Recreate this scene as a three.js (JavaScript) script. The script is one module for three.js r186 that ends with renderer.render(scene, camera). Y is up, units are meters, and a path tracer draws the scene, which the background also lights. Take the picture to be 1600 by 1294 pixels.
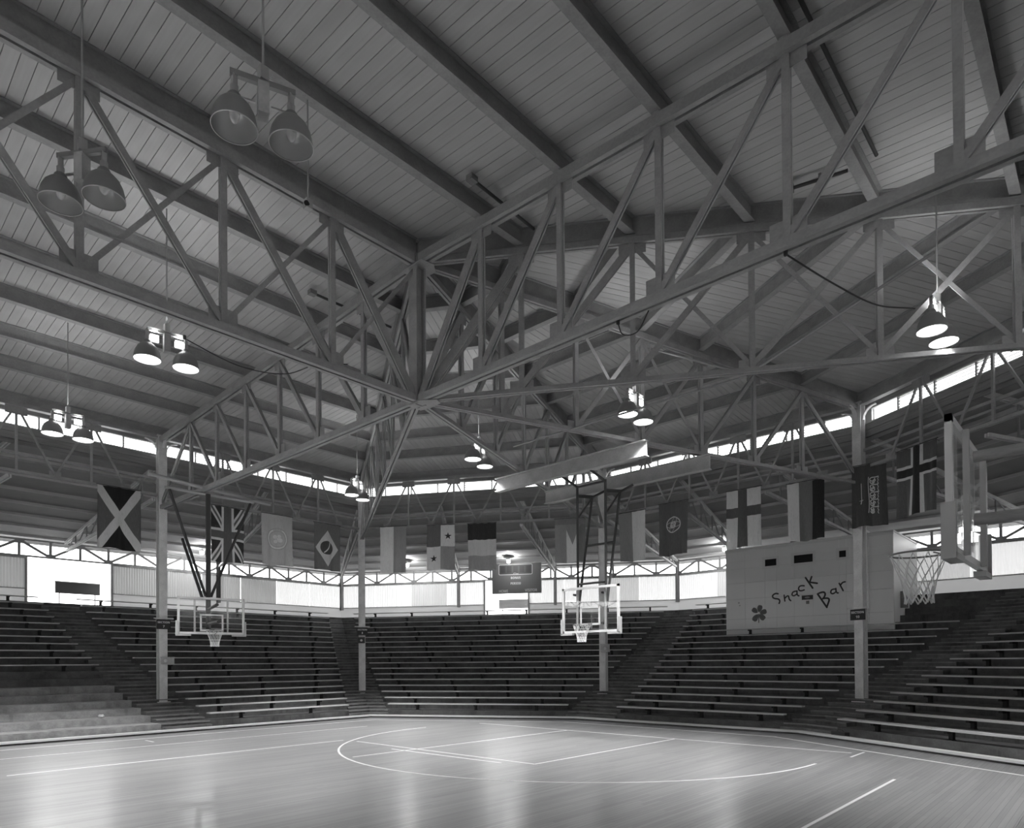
import * as THREE from 'three';
import { mergeGeometries } from 'three/addons/utils/BufferGeometryUtils.js';
import { RectAreaLightUniformsLib } from 'three/addons/lights/RectAreaLightUniformsLib.js';

// ---------------------------------------------------------------- camera, sky, exposure
// Plan coordinates: x east, y north, z up, metres. World: (x, z, -y).
const W = 1600, H = 1294, FOC = 1043.41, CX = 797.8, CY = 1024.67;
const scene = new THREE.Scene();
const camera = new THREE.PerspectiveCamera(2 * Math.atan(H / 2 / FOC) * 180 / Math.PI, W / H, 0.05, 2000);
{
  const yaw = 2.312238, pitch = 0.009798, roll = -0.006932;
  const w = (x, y, z) => new THREE.Vector3(x, z, -y);
  const fw0 = w(Math.cos(yaw), Math.sin(yaw), 0), rt0 = w(Math.sin(yaw), -Math.cos(yaw), 0), up0 = w(0, 0, 1);
  const fw = fw0.clone().multiplyScalar(Math.cos(pitch)).addScaledVector(up0, Math.sin(pitch));
  const up1 = up0.clone().multiplyScalar(Math.cos(pitch)).addScaledVector(fw0, -Math.sin(pitch));
  const rt = rt0.clone().multiplyScalar(Math.cos(roll)).addScaledVector(up1, Math.sin(roll));
  const up = up1.clone().multiplyScalar(Math.cos(roll)).addScaledVector(rt0, -Math.sin(roll));
  camera.matrixAutoUpdate = true;
  camera.quaternion.setFromRotationMatrix(new THREE.Matrix4().makeBasis(rt, up, fw.clone().negate()));
  camera.position.copy(w(10.694, -8.887, 2.09));
  camera.setViewOffset(W, H, W / 2 - CX, H / 2 - CY, W, H);
  camera.updateMatrixWorld(true);
}
const SKY = 4.1, LAMP_DOWN = 80, LAMP_UP = 3.5, GLOW = 4;
const renderer = new THREE.WebGLRenderer({ antialias: true });
renderer.toneMapping = THREE.LinearToneMapping;
renderer.toneMappingExposure = 1.48;
renderer.shadowMap.enabled = true;
RectAreaLightUniformsLib.init();
let seed = 7;
const rnd = () => { seed = (seed * 1664525 + 1013904223) >>> 0; return seed / 4294967296; };
const rr = (a, b) => a + (b - a) * rnd();

// value noise, tiling with period p
const HASH = new Float32Array(65536).map(() => rnd());
const hsh = (x, y, k) => HASH[((x * 73 + y * 5197 + k * 911) % 65536 + 65536) % 65536];
function noise(x, y, px, py, k = 0) {
  const xi = Math.floor(x), yi = Math.floor(y), fx = x - xi, fy = y - yi, sx = fx * fx * (3 - 2 * fx), sy = fy * fy * (3 - 2 * fy);
  const m = (a, p) => ((a % p) + p) % p, h = (i, j) => hsh(m(i, px), m(j, py), k);
  return (h(xi, yi) * (1 - sx) + h(xi + 1, yi) * sx) * (1 - sy) + (h(xi, yi + 1) * (1 - sx) + h(xi + 1, yi + 1) * sx) * sy;
}
function tex(n, f, metres = 1, srgb = true, my = metres) {   // f(u, v in 0..1) -> grey 0..1
  const d = new Uint8Array(n * n * 4);
  for (let y = 0; y < n; y++) for (let x = 0; x < n; x++) {
    const v = Math.max(0, Math.min(255, Math.round(255 * f(x / n, y / n)))), i = (y * n + x) * 4;
    d[i] = d[i + 1] = d[i + 2] = v; d[i + 3] = 255;
  }
  const t = new THREE.DataTexture(d, n, n, THREE.RGBAFormat);
  t.wrapS = t.wrapT = THREE.RepeatWrapping; t.magFilter = THREE.LinearFilter; t.minFilter = THREE.LinearMipmapLinearFilter; t.generateMipmaps = true;
  if (srgb) t.colorSpace = THREE.SRGBColorSpace;
  t.repeat.set(1 / metres, 1 / my); t.needsUpdate = true;
  return t;
}
{ // overcast sky: even, a little brighter toward the horizon
  const w = 128, h = 64, d = new Float32Array(w * h * 4);
  for (let y = 0; y < h; y++) for (let x = 0; x < w; x++) {
    const el = (y + 0.5) / h - 0.5, c = noise(x / 8, y / 5, 16, 13, 3);
    const v = (0.92 + 0.16 * c) * (el > 0 ? 1 : 0.3), i = (y * w + x) * 4;
    d[i] = d[i + 1] = d[i + 2] = v; d[i + 3] = 1;
  }
  const t = new THREE.DataTexture(d, w, h, THREE.RGBAFormat, THREE.FloatType);
  t.mapping = THREE.EquirectangularReflectionMapping; t.magFilter = THREE.LinearFilter; t.needsUpdate = true;
  scene.background = t; scene.backgroundIntensity = SKY;
}

// ---------------------------------------------------------------- materials (a black-and-white place: all greys)
const grey = (v) => new THREE.Color().setRGB(v, v, v);
const paintT = tex(256, (u, v) => 0.92 + 0.05 * noise(u * 7, v * 7, 7, 7, 17) + 0.03 * noise(u * 4, v * 90, 4, 90, 18), 2);
const woodT = tex(512, (u, v) => { const g = noise(u * 6, v * 120, 6, 120, 1), b = noise(u * 3, v * 8, 3, 8, 2), k = noise(u * 24, v * 24, 24, 24, 4); return 0.80 + 0.13 * g + 0.10 * b - (k > 0.93 ? 0.1 : 0); }, 2, true, 1);
const concT = tex(512, (u, v) => {
  const a = noise(u * 5, v * 5, 5, 5, 5), b = noise(u * 22, v * 22, 22, 22, 6), c = noise(u * 90, v * 90, 90, 90, 7), s = noise(u * 60, v * 3, 60, 3, 8);
  return 0.55 + 0.22 * a + 0.12 * b + 0.07 * c - (s > 0.8 && a < 0.5 ? 0.06 : 0);
}, 3);
const steelT = tex(256, (u, v) => 0.86 + 0.08 * noise(u * 9, v * 9, 9, 9, 9) + 0.06 * noise(u * 60, v * 60, 60, 60, 10), 1.5);
const floorT = tex(1024, (u, v) => { // boards run along v
  const n = 32, i = Math.floor(u * n), off = hsh(i, 5, 3), j = Math.floor((v + off) * 2), f = u * n - i;
  const tone = 0.78 + 0.14 * hsh(i, j % 2, 11), grain = 0.06 * noise(u * 200, v * 10, 200, 10, 12), patch = 0.09 * noise(u * 3, v * 3, 3, 3, 13);
  return (tone + grain + patch) * (f < 0.05 ? 0.72 : 1);
}, 2.4, true, 4.8);
const scuffT = tex(512, (u, v) => 0.5 + 0.28 * noise(u * 6, v * 6, 6, 6, 14) + 0.2 * noise(u * 40, v * 40, 40, 40, 15), 5, false);
const std = (v, rough, map, extra = {}) => new THREE.MeshStandardMaterial({ color: grey(v), roughness: rough, map: map || null, ...extra });
const M = {
  steel: std(0.41, 0.55, steelT), column: std(0.84, 0.5, steelT), girder: std(0.52, 0.55, steelT), dark: std(0.035, 0.5), darkPipe: std(0.05, 0.45),
  plank: [std(0.54, 0.7, paintT), std(0.555, 0.7, paintT), std(0.525, 0.7, paintT)], purlin: std(0.39, 0.6, steelT), deck: std(0.30, 0.8, woodT),
  lowDeck: std(0.42, 0.8, paintT), lowPurlin: std(0.62, 0.6, paintT), roofTop: std(0.72, 0.6), siding: std(0.34, 0.75, woodT), fascia: std(0.42, 0.7, woodT),
  conc: std(0.22, 0.85, concT), step: std(0.29, 0.85, concT), litEdge: std(0.42, 0.8, concT), concLight: std(0.58, 0.85, concT), lip: std(0.8, 0.55), apron: std(0.36, 0.8, concT), seat: std(0.75, 0.5, woodT), bracket: std(0.02, 0.7),
  parapet: std(0.78, 0.8, concT), frame: std(0.5, 0.5), ground: std(0.35, 0.95), black: std(0.015, 0.8), louver: std(0.22, 0.6),
  floor: new THREE.MeshPhysicalMaterial({ color: grey(0.37), roughness: 0.34, map: floorT, roughnessMap: null, clearcoat: 0.5, clearcoatRoughness: 0.22 }),
  floorEdge: new THREE.MeshPhysicalMaterial({ color: grey(0.3), roughness: 0.4, map: floorT, clearcoat: 0.4, clearcoatRoughness: 0.25 }),
  line: std(0.85, 0.4), white: std(0.85, 0.45), chrome: std(0.55, 0.3, null, { metalness: 0.8 }), spun: std(0.28, 0.38, null, { metalness: 0.35, side: THREE.DoubleSide }),
  spunIn: std(0.6, 0.3, null, { metalness: 0.6, side: THREE.DoubleSide }), net: std(0.9, 0.8), pad: std(0.6, 0.6), rim: std(0.25, 0.4), rubber: std(0.05, 0.9),
  glass: new THREE.MeshPhysicalMaterial({ color: 0xffffff, roughness: 0.02, transmission: 1, thickness: 0, ior: 1.45 }),
  panelA: new THREE.MeshPhysicalMaterial({ color: grey(0.80), roughness: 0.9, transmission: 0.25, thickness: 0, side: THREE.DoubleSide }),
  panelB: new THREE.MeshPhysicalMaterial({ color: grey(0.70), roughness: 0.9, transmission: 0.17, thickness: 0, side: THREE.DoubleSide }),
  panelC: new THREE.MeshPhysicalMaterial({ color: grey(0.60), roughness: 0.9, transmission: 0.1, thickness: 0, side: THREE.DoubleSide }),
  lowPanel: new THREE.MeshPhysicalMaterial({ color: grey(0.8), roughness: 0.9, transmission: 0.3, thickness: 0, side: THREE.DoubleSide }),
  lampOn: new THREE.MeshStandardMaterial({ color: 0xffffff, emissive: 0xffffff, emissiveIntensity: GLOW }),
  bulbOff: new THREE.MeshPhysicalMaterial({ color: grey(0.9), roughness: 0.25, transmission: 0.4, thickness: 0 }),
};

// ---------------------------------------------------------------- geometry helpers (plan coordinates in, world out)
const V = (p) => new THREE.Vector3(p[0], p[2], -p[1]);
const FACES = [[0, 3, 2, 1], [4, 5, 6, 7], [0, 1, 5, 4], [1, 2, 6, 5], [2, 3, 7, 6], [3, 0, 4, 7]];
function hex(c) { // c: 4 corners below, 4 above, same turn; uv in metres, u along corner 0 to 1
  const pos = [], nor = [], uv = [], q = c.map(V), mid = q.reduce((a, b) => a.add(b), new THREE.Vector3()).multiplyScalar(1 / 8);
  const ou = Math.abs(c[0][0] * 3.1 + c[0][1] * 1.7) % 7, ov = Math.abs(c[0][2] * 2.3 + c[0][1] * 0.9) % 7;
  for (const f of FACES) {
    let [a, b, d, e] = f.map((i) => q[i]);
    const n = new THREE.Vector3().crossVectors(new THREE.Vector3().subVectors(d, a), new THREE.Vector3().subVectors(e, b));
    if (n.lengthSq() < 1e-14) continue;
    n.normalize();
    let ids = [a, b, d, a, d, e];
    const U = new THREE.Vector3().subVectors(q[1], q[0]); if (Math.abs(U.dot(n)) > 0.7 * U.length()) U.subVectors(q[3], q[0]);
    U.addScaledVector(n, -U.dot(n)).normalize(); const Tt = new THREE.Vector3().crossVectors(n, U);
    if (n.dot(new THREE.Vector3().subVectors(a, mid)) < 0) { n.negate(); ids = [a, d, b, a, e, d]; }
    for (const p of ids) { pos.push(p.x, p.y, p.z); nor.push(n.x, n.y, n.z); uv.push(p.dot(U) + ou, p.dot(Tt) + ov); }
  }
  const g = new THREE.BufferGeometry();
  g.setAttribute('position', new THREE.Float32BufferAttribute(pos, 3)); g.setAttribute('normal', new THREE.Float32BufferAttribute(nor, 3)); g.setAttribute('uv', new THREE.Float32BufferAttribute(uv, 2));
  return g;
}
const add = (a, b, t = 1) => [a[0] + b[0] * t, a[1] + b[1] * t, a[2] + b[2] * t];
const sub = (a, b) => [a[0] - b[0], a[1] - b[1], a[2] - b[2]];
const len = (a) => Math.hypot(...a), nrm = (a) => { const l = len(a) || 1; return [a[0] / l, a[1] / l, a[2] / l]; };
const cross = (a, b) => [a[1] * b[2] - a[2] * b[1], a[2] * b[0] - a[0] * b[2], a[0] * b[1] - a[1] * b[0]];
const lerp = (a, b, t) => a.map((v, i) => v + (b[i] - v) * t);
// box beam from p to q: w across (horizontal), h along its own "up"; sideOf shifts across, upOf shifts along up
function beam(p, q, w, h, { up = [0, 0, 1], side = 0, lift = 0 } = {}) {
  const d = nrm(sub(q, p)); if (Math.abs(d[2]) > 0.995 && Math.abs(up[2]) > 0.9) up = [0, 1, 0];
  const s = nrm(cross(d, up)), u = cross(s, d), o = [0, 1, 2].map((i) => s[i] * side + u[i] * lift);
  const k = (e, a, b) => [0, 1, 2].map((i) => e[i] + o[i] + s[i] * a * w / 2 + u[i] * b * h / 2);
  return hex([k(p, -1, -1), k(q, -1, -1), k(q, 1, -1), k(p, 1, -1), k(p, -1, 1), k(q, -1, 1), k(q, 1, 1), k(p, 1, 1)]);
}
const box = (x0, x1, y0, y1, z0, z1) => hex([[x0, y0, z0], [x1, y0, z0], [x1, y1, z0], [x0, y1, z0], [x0, y0, z1], [x1, y0, z1], [x1, y1, z1], [x0, y1, z1]]);
const twin = (p, q, w, h, gap, opt = {}) => [beam(p, q, w, h, { ...opt, side: -(gap + w) / 2 }), beam(p, q, w, h, { ...opt, side: (gap + w) / 2 })];
const iBeam = (p, q, w, h, tf, tw, opt = {}) => [beam(p, q, w, tf, { ...opt, lift: h / 2 - tf / 2 }), beam(p, q, w, tf, { ...opt, lift: -h / 2 + tf / 2 }), beam(p, q, tw, h - 2 * tf, opt)];
function tube(pts, r, seg = 8, n = 0) {
  const c = pts.length === 2 ? new THREE.LineCurve3(V(pts[0]), V(pts[1])) : new THREE.CatmullRomCurve3(pts.map(V));
  return new THREE.TubeGeometry(c, n || (pts.length === 2 ? 1 : pts.length * 6), r, seg, false).toNonIndexed();
}
const at = (g, p) => { g.translate(p[0], p[2], -p[1]); return g; };
const rod = (p, q, r, seg = 8) => { // closed cylinder
  const a = V(p), b = V(q), g = new THREE.CylinderGeometry(r, r, a.distanceTo(b), seg).toNonIndexed();
  g.applyQuaternion(new THREE.Quaternion().setFromUnitVectors(new THREE.Vector3(0, 1, 0), b.clone().sub(a).normalize()));
  const m = a.add(b).multiplyScalar(0.5); g.translate(m.x, m.y, m.z); return g;
};
const merge = (gs) => gs.flat(9).length === 1 ? gs.flat(9)[0] : mergeGeometries(gs.flat(9), false);

const counts = new Map();
const numbered = (n) => { const c = counts.get(n) || 0; counts.set(n, c + 1); return c ? n + '_' + String(c).padStart(3, '0') : n; };
function tag(o, label, category, group) { o.userData.label = label; if (category) o.userData.category = category; if (group) o.userData.group = group; return o; }
function thing(name, label, category, group, pos = [0, 0, 0]) { // group at a base point; children are given in plan coordinates of the world and shifted
  const o = new THREE.Group(); o.name = numbered(name); o.position.copy(V(pos)); scene.add(o);
  return tag(o, label, category, group);
}
function part(name, gs, mat, parent, label) {
  const g = merge(Array.isArray(gs) ? gs : [gs]);
  let o = parent; const off = new THREE.Vector3();
  while (o && o !== scene) { off.add(o.position); o = o.parent; }
  if (off.lengthSq()) g.translate(-off.x, -off.y, -off.z);
  const m = new THREE.Mesh(g, mat); m.castShadow = m.receiveShadow = true;
  m.name = parent === scene ? numbered(name) : name + (() => { const k = parent.userData.__n || (parent.userData.__n = {}); const c = k[name] || 0; k[name] = c + 1; return c ? '_' + String(c).padStart(3, '0') : ''; })();
  if (label) m.userData.label = label;
  parent.add(m); return m;
}
function structure(name, label) { const o = new THREE.Group(); o.name = numbered(name); o.userData.kind = 'structure'; if (label) o.userData.label = label; scene.add(o); return o; }

// ---------------------------------------------------------------- the plan of the arena
const R = 13.8, K = [0, 0], S = [0, -16.5];                 // feet of the two king posts; the hall is symmetrical about y = -8.25
const COL = { c: [R, 0], d: [R, 8.25], e: [4.77, 13.57], f: [-4.77, 13.57], g: [-R, 8.25], b: [-R, 0] };
const VERT = [[-R, -24.75], [-R, 8.25], [-4.77, 13.57], [4.77, 13.57], [R, 8.25], [R, -24.75], [4.77, -30.07], [-4.77, -30.07]];
const EDGE = VERT.map((p, i) => {
  const q = VERT[(i + 1) % 8], L = Math.hypot(q[0] - p[0], q[1] - p[1]), d = [(q[0] - p[0]) / L, (q[1] - p[1]) / L];
  return { i, A: p, d, n: [-d[1], d[0]], a0: 0, a1: L, L };
});
EDGE.forEach((e, i) => {
  const half = (f, g) => Math.tan(Math.acos(Math.max(-1, Math.min(1, f.d[0] * g.d[0] + f.d[1] * g.d[1]))) / 2);
  e.m0 = half(EDGE[(i + 7) % 8], e); e.m1 = half(e, EDGE[(i + 1) % 8]);
});
{ const e = EDGE[0]; e.A = COL.b; e.a0 = -24.75; e.a1 = 8.25; }   // along the west side, lengths count from the leftmost column
const [EW, ENW, EN, ENE, EE] = EDGE;
const SIDE = ['west', 'northwest', 'north', 'northeast', 'east', 'southeast', 'south', 'southwest'];
const pe = (e, a, o, z) => [e.A[0] + e.d[0] * a + e.n[0] * o, e.A[1] + e.d[1] * a + e.n[1] * o, z];
const lo = (e) => (o) => e.a0 - e.m0 * o, hi = (e) => (o) => e.a1 + e.m1 * o;  // ends along the mitres
function band(e, oa, ob, za, zb, fa = lo(e), fb = hi(e), zc, zd) { // prism along an edge; zc, zd: heights at ob when they differ
  if (zc === undefined) { zc = za; zd = zb; }
  return hex([pe(e, fa(oa), oa, za), pe(e, fb(oa), oa, za), pe(e, fb(ob), ob, zc), pe(e, fa(ob), ob, zc), pe(e, fa(oa), oa, zb), pe(e, fb(oa), oa, zb), pe(e, fb(ob), ob, zd), pe(e, fa(ob), ob, zd)]);
}
function plate(pts, z0, z1) { // flat polygon slab
  const s = new THREE.Shape(pts.map((p) => new THREE.Vector2(p[0], p[1])));
  const g = new THREE.ExtrudeGeometry(s, { depth: z1 - z0, bevelEnabled: false });
  g.rotateX(-Math.PI / 2); g.translate(0, z0, 0); return g.index ? g.toNonIndexed() : g;
}
const ringAt = (o) => EDGE.map((e) => pe(e, e.a0 - e.m0 * o, o, 0));

// heights of the bleachers
const NROW = 18, TREAD = 0.85, O1 = -2.7;
const oRow = (k) => O1 + (k - 1) * TREAD, seatZ = (k) => 0.52 + 0.195 * (k - 1) + 0.0048 * (k - 1) ** 2, treadZ = (k) => seatZ(k) - 0.25;
const WALL = 12.6;

// ---------------------------------------------------------------- floor and ground
{
  const f = structure('floor', 'polished wooden basketball floor with white lines');
  part('border', [plate(ringAt(-2.5), -0.12, -0.002)], M.floorEdge, f, 'darker strip of floor round the court');
  part('court', [plate(ringAt(-4.1), -0.1, 0.004)], M.floor, f);
  const L = (p, q, w = 0.05) => beam([...p, 0.006], [...q, 0.006], w, 0.003);
  const lines = [];
  for (const e of [EW, ENW, EN, ENE]) lines.push(L(pe(e, e === EW ? -20 : e.a0 + e.m0 * 4.12, -4.12, 0).slice(0, 2), pe(e, e.a1 - e.m1 * 4.12, -4.12, 0).slice(0, 2), 0.07));
  lines.push(L([-7.75, -22], [-7.75, 4.2]), L([7.75, -22], [7.75, 4.2]), L([-5.6, 7.3], [6.2, 7.3]), L([-1.95, -0.3], [-1.8, 7.3]), L([1.83, 1.5], [1.83, 7.3]), L([-4.4, 1.5], [1.83, 1.5]),
    L([-2.4, 1.12], [1.2, 1.18]), L([-4.9, -6], [-4.9, 1.4]), L([6.38, 6.6], [6.38, 7.6]), L([-9.2, -2.1], [-8.6, -2.1]));
  const arc = (cx, cy, r, a0, a1) => { const n = 40; for (let i = 0; i < n; i++) { const p = a0 + (a1 - a0) * i / n, q = a0 + (a1 - a0) * (i + 1) / n; lines.push(L([cx + r * Math.cos(p), cy + r * Math.sin(p)], [cx + r * Math.cos(q), cy + r * Math.sin(q)])); } };
  arc(0.1, 5.18, 6.02, Math.PI, 2 * Math.PI);
  for (const g of lines) part('court_line', [g], M.line, f);
  const gr = structure('ground', 'open ground outside the arena');
  const sh = new THREE.Shape([[-300, -300], [300, -300], [300, 300], [-300, 300]].map((p) => new THREE.Vector2(...p)));
  sh.holes.push(new THREE.Path(ringAt(WALL + 0.3).map((p) => new THREE.Vector2(p[0], p[1]))));
  const gg = new THREE.ExtrudeGeometry(sh, { depth: 0.3, bevelEnabled: false }); gg.rotateX(-Math.PI / 2); gg.translate(0, 3.2, 0);
  part('ground_surface', [gg.index ? gg.toNonIndexed() : gg], M.ground, gr);
}

// ---------------------------------------------------------------- concrete bowl: curb, tiers, aisles
const AISLE = { // ends of the benches along each edge: f(o)
  W: [(o) => 0.49, (o) => 8.25 + EW.m1 * o - 0.95], NW: [(o) => -ENW.m0 * o + 0.75, (o) => ENW.L + ENW.m1 * o - 0.4],
  N: [(o) => -EN.m0 * o + 1.65 - 0.035 * Math.max(0, o), (o) => EN.L + EN.m1 * o - 0.65], NE: [(o) => -ENE.m0 * o + 1.15, (o) => ENE.L + ENE.m1 * o - 0.95],
};
EDGE.forEach((e, i) => {
  const s = structure('seating_tier', 'stepped concrete seating on the ' + SIDE[i] + ' side');
  const rows = [];
  for (let k = 1; k <= NROW; k++) rows.push(band(e, oRow(k) + 0.02, (k === NROW ? WALL + 0.1 : oRow(k + 1) + 0.1), k === 1 ? -0.1 : treadZ(k - 1) - 0.15, treadZ(k)));
  if (i === 0) { // the bare lower steps left of the first aisle have a paler concrete tone
    const cut = 6, tier = (k, fa, fb) => band(e, oRow(k) + 0.02, oRow(k + 1) + 0.1, k === 1 ? -0.1 : treadZ(k - 1) - 0.15, treadZ(k), fa, fb);
    part('tier', rows.slice(cut).concat(Array.from({ length: cut }, (_, k) => tier(k + 1, () => -1.0, hi(e)))), M.conc, s);
    for (let k = 1; k <= cut; k++) part('bare_step', [tier(k, lo(e), () => -1.0)], M.concLight, s);
  } else part('tier', rows, M.conc, s);
  if (i === 3) for (let k = 11; k <= NROW; k++) part('lit_tier_edge', [band(e, oRow(k) + 0.012, oRow(k) + 0.09, treadZ(k) - 0.04, treadZ(k) + 0.003)], M.litEdge, s);  // paler strips put the light on the bare tier edges into colour
  part('apron', [band(e, -3.02, oRow(1) + 0.1, -0.1, 0.07)], M.apron, s);
  const c = structure('trim_' + (i + 1), 'pale overhanging lip at the edge of the ' + SIDE[i] + ' seating');
  part('lip', [band(e, -3.1, -2.9, 0.045, 0.1)], M.lip, c);
});
{ // aisles with half steps; corner aisles turn with the bowl
  const step = (e, fa, fb, k) => band(e, oRow(k) + 0.42, oRow(k + 1) + 0.05, treadZ(k) - 0.05, (treadZ(k) + treadZ(k + 1)) / 2, fa, fb);
  const low = (e, fa, fb) => band(e, oRow(1) - 0.16, oRow(1) + 0.05, 0.02, 0.17, fa, fb);
  const list = [
    ['leftmost column', [[EW, () => -1.0, () => 0.49]]], ['second column from the left', [[EW, AISLE.W[1], hi(EW)], [ENW, lo(ENW), AISLE.NW[0]]]],
    ['third column from the left', [[ENW, AISLE.NW[1], hi(ENW)], [EN, lo(EN), AISLE.N[0]]]], ['rightmost column', [[EN, AISLE.N[1], hi(EN)], [ENE, lo(ENE), AISLE.NE[0]]]],
  ];
  for (const [who, runs] of list) {
    const s = structure('stair_aisle', 'concrete steps of the aisle at the ' + who);
    part('aisle_step', runs.map(([e, a, b]) => low(e, a, b)), M.step, s);
    for (let k = 1; k < NROW; k++) {
      part('aisle_step', runs.map(([e, a, b]) => step(e, a, b, k)), M.step, s);
      const zh = (treadZ(k) + treadZ(k + 1)) / 2;
      part('lit_step_edge', runs.map(([e, a, b]) => band(e, oRow(k) + 0.405, oRow(k) + 0.47, zh - 0.035, zh + 0.003, a, b)), M.litEdge, s);  // pale strip: light on the half-step edge, put into its colour
      part('lit_step_edge', runs.map(([e, a, b]) => band(e, oRow(k) + 0.005, oRow(k) + 0.07, treadZ(k) - 0.035, treadZ(k) + 0.003, a, b)), M.litEdge, s);  // same painted light along the full-step edge
    }
  }
}

// ---------------------------------------------------------------- main roof: planks and purlins, facet by facet
const Z0 = 10.40, Z1 = 9.85, zChord = (t) => Z0 + (Z1 - Z0) * t, TN = [0, 1, 2, 3, 4, 5, 6].map((k) => k * 0.1365).concat(1), OVER = 1.062;
const CH = 0.25, PH = 0.33, zDeck = (t) => zChord(t) + CH / 2 + PH;
{
  const facets = [[EW, -8.6, 8.25, 'left'], [ENW, 0, ENW.L, 'far left'], [EN, 0, EN.L, 'far'], [ENE, 0, ENE.L, 'far right'], [EE, 0, 16.85, 'right']];
  for (const [e, aS, aE, where] of facets) {
    const s = structure('ceiling', 'board ceiling on steel purlins over the ' + where + ' part of the court');
    const D = (e.A[0] - K[0]) * e.n[0] + (e.A[1] - K[1]) * e.n[1];          // distance of the edge from the king post
    const aK = -((e.A[0] - K[0]) * e.d[0] + (e.A[1] - K[1]) * e.d[1]);      // foot of the king post along the edge
    const ends = e === EW ? [-99, 8.25] : e === EE ? [0, 99] : [0, e.L];
    const t0 = (a) => a < aK ? (ends[0] < -50 ? 0 : (aK - a) / (aK - ends[0])) : (ends[1] > 50 ? 0 : (a - aK) / (ends[1] - aK));
    const pw = 0.2, a0 = ends[0] < -50 ? aS : aK - (aK - ends[0]) * OVER, a1 = ends[1] > 50 ? aE : aK + (ends[1] - aK) * OVER;
    let n = 0;
    for (let a = aK + Math.ceil((a0 - aK) / pw) * pw; a < a1 - 0.02; a += pw, n++) {
      const l = a + 0.005, h = a + pw - 0.005; if (Math.min(t0(l), t0(h)) >= OVER - 0.002) continue;
      const lift = rr(-0.002, 0.002), q = (x, t, dz) => pe(e, x, (Math.min(t, OVER) - 1) * D, zDeck(t) + lift + dz);
      part('plank', [hex([q(l, t0(l), 0), q(l, OVER, 0), q(h, OVER, 0), q(h, t0(h), 0), q(l, t0(l), 0.025), q(l, OVER, 0.025), q(h, OVER, 0.025), q(h, t0(h), 0.025)])], M.plank[Math.floor(rnd() * 3)], s);
    }
    for (let k = 1; k < 8; k++) {
      const t = TN[k], p0 = ends[0] < -50 ? aS : aK - (aK - ends[0]) * t, p1 = ends[1] > 50 ? aE : aK + (ends[1] - aK) * t;
      const p = pe(e, p0, (t - 1) * D, zChord(t) + CH / 2 + PH / 2), q = pe(e, p1, (t - 1) * D, zChord(t) + CH / 2 + PH / 2);
      part('purlin', iBeam(p, q, 0.16, PH, 0.022, 0.03), M.purlin, s);
    }
  }
  // roof deck above the boards, whole hall
  const deck = structure('roof', 'roof deck over the hall');
  const up = (v, kk) => [kk[0] + (v[0] - kk[0]) * OVER, kk[1] + (v[1] - kk[1]) * OVER];
  const N = VERT.map((v, i) => up(v, i >= 1 && i <= 4 ? K : S));
  const zE = zDeck(OVER) + 0.03, zR = zDeck(0) + 0.03, P3 = (p, z) => [p[0], p[1], z];
  const quad = (a, b, c, d) => hex([a, b, c, d, ...[a, b, c, d].map((p) => add(p, [0, 0, 0.12]))]);
  const g = [quad(P3(N[0], zE), P3(N[1], zE), P3(K, zR), P3(S, zR)), quad(P3(N[4], zE), P3(N[5], zE), P3(S, zR), P3(K, zR))];
  for (const [i, j, kk] of [[1, 2, K], [2, 3, K], [3, 4, K], [5, 6, S], [6, 7, S], [7, 0, S]]) g.push(quad(P3(N[i], zE), P3(N[j], zE), P3(kk, zR), P3(kk, zR + 0.0001)));
  part('roof_deck', g, M.deck, deck);
}

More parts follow.
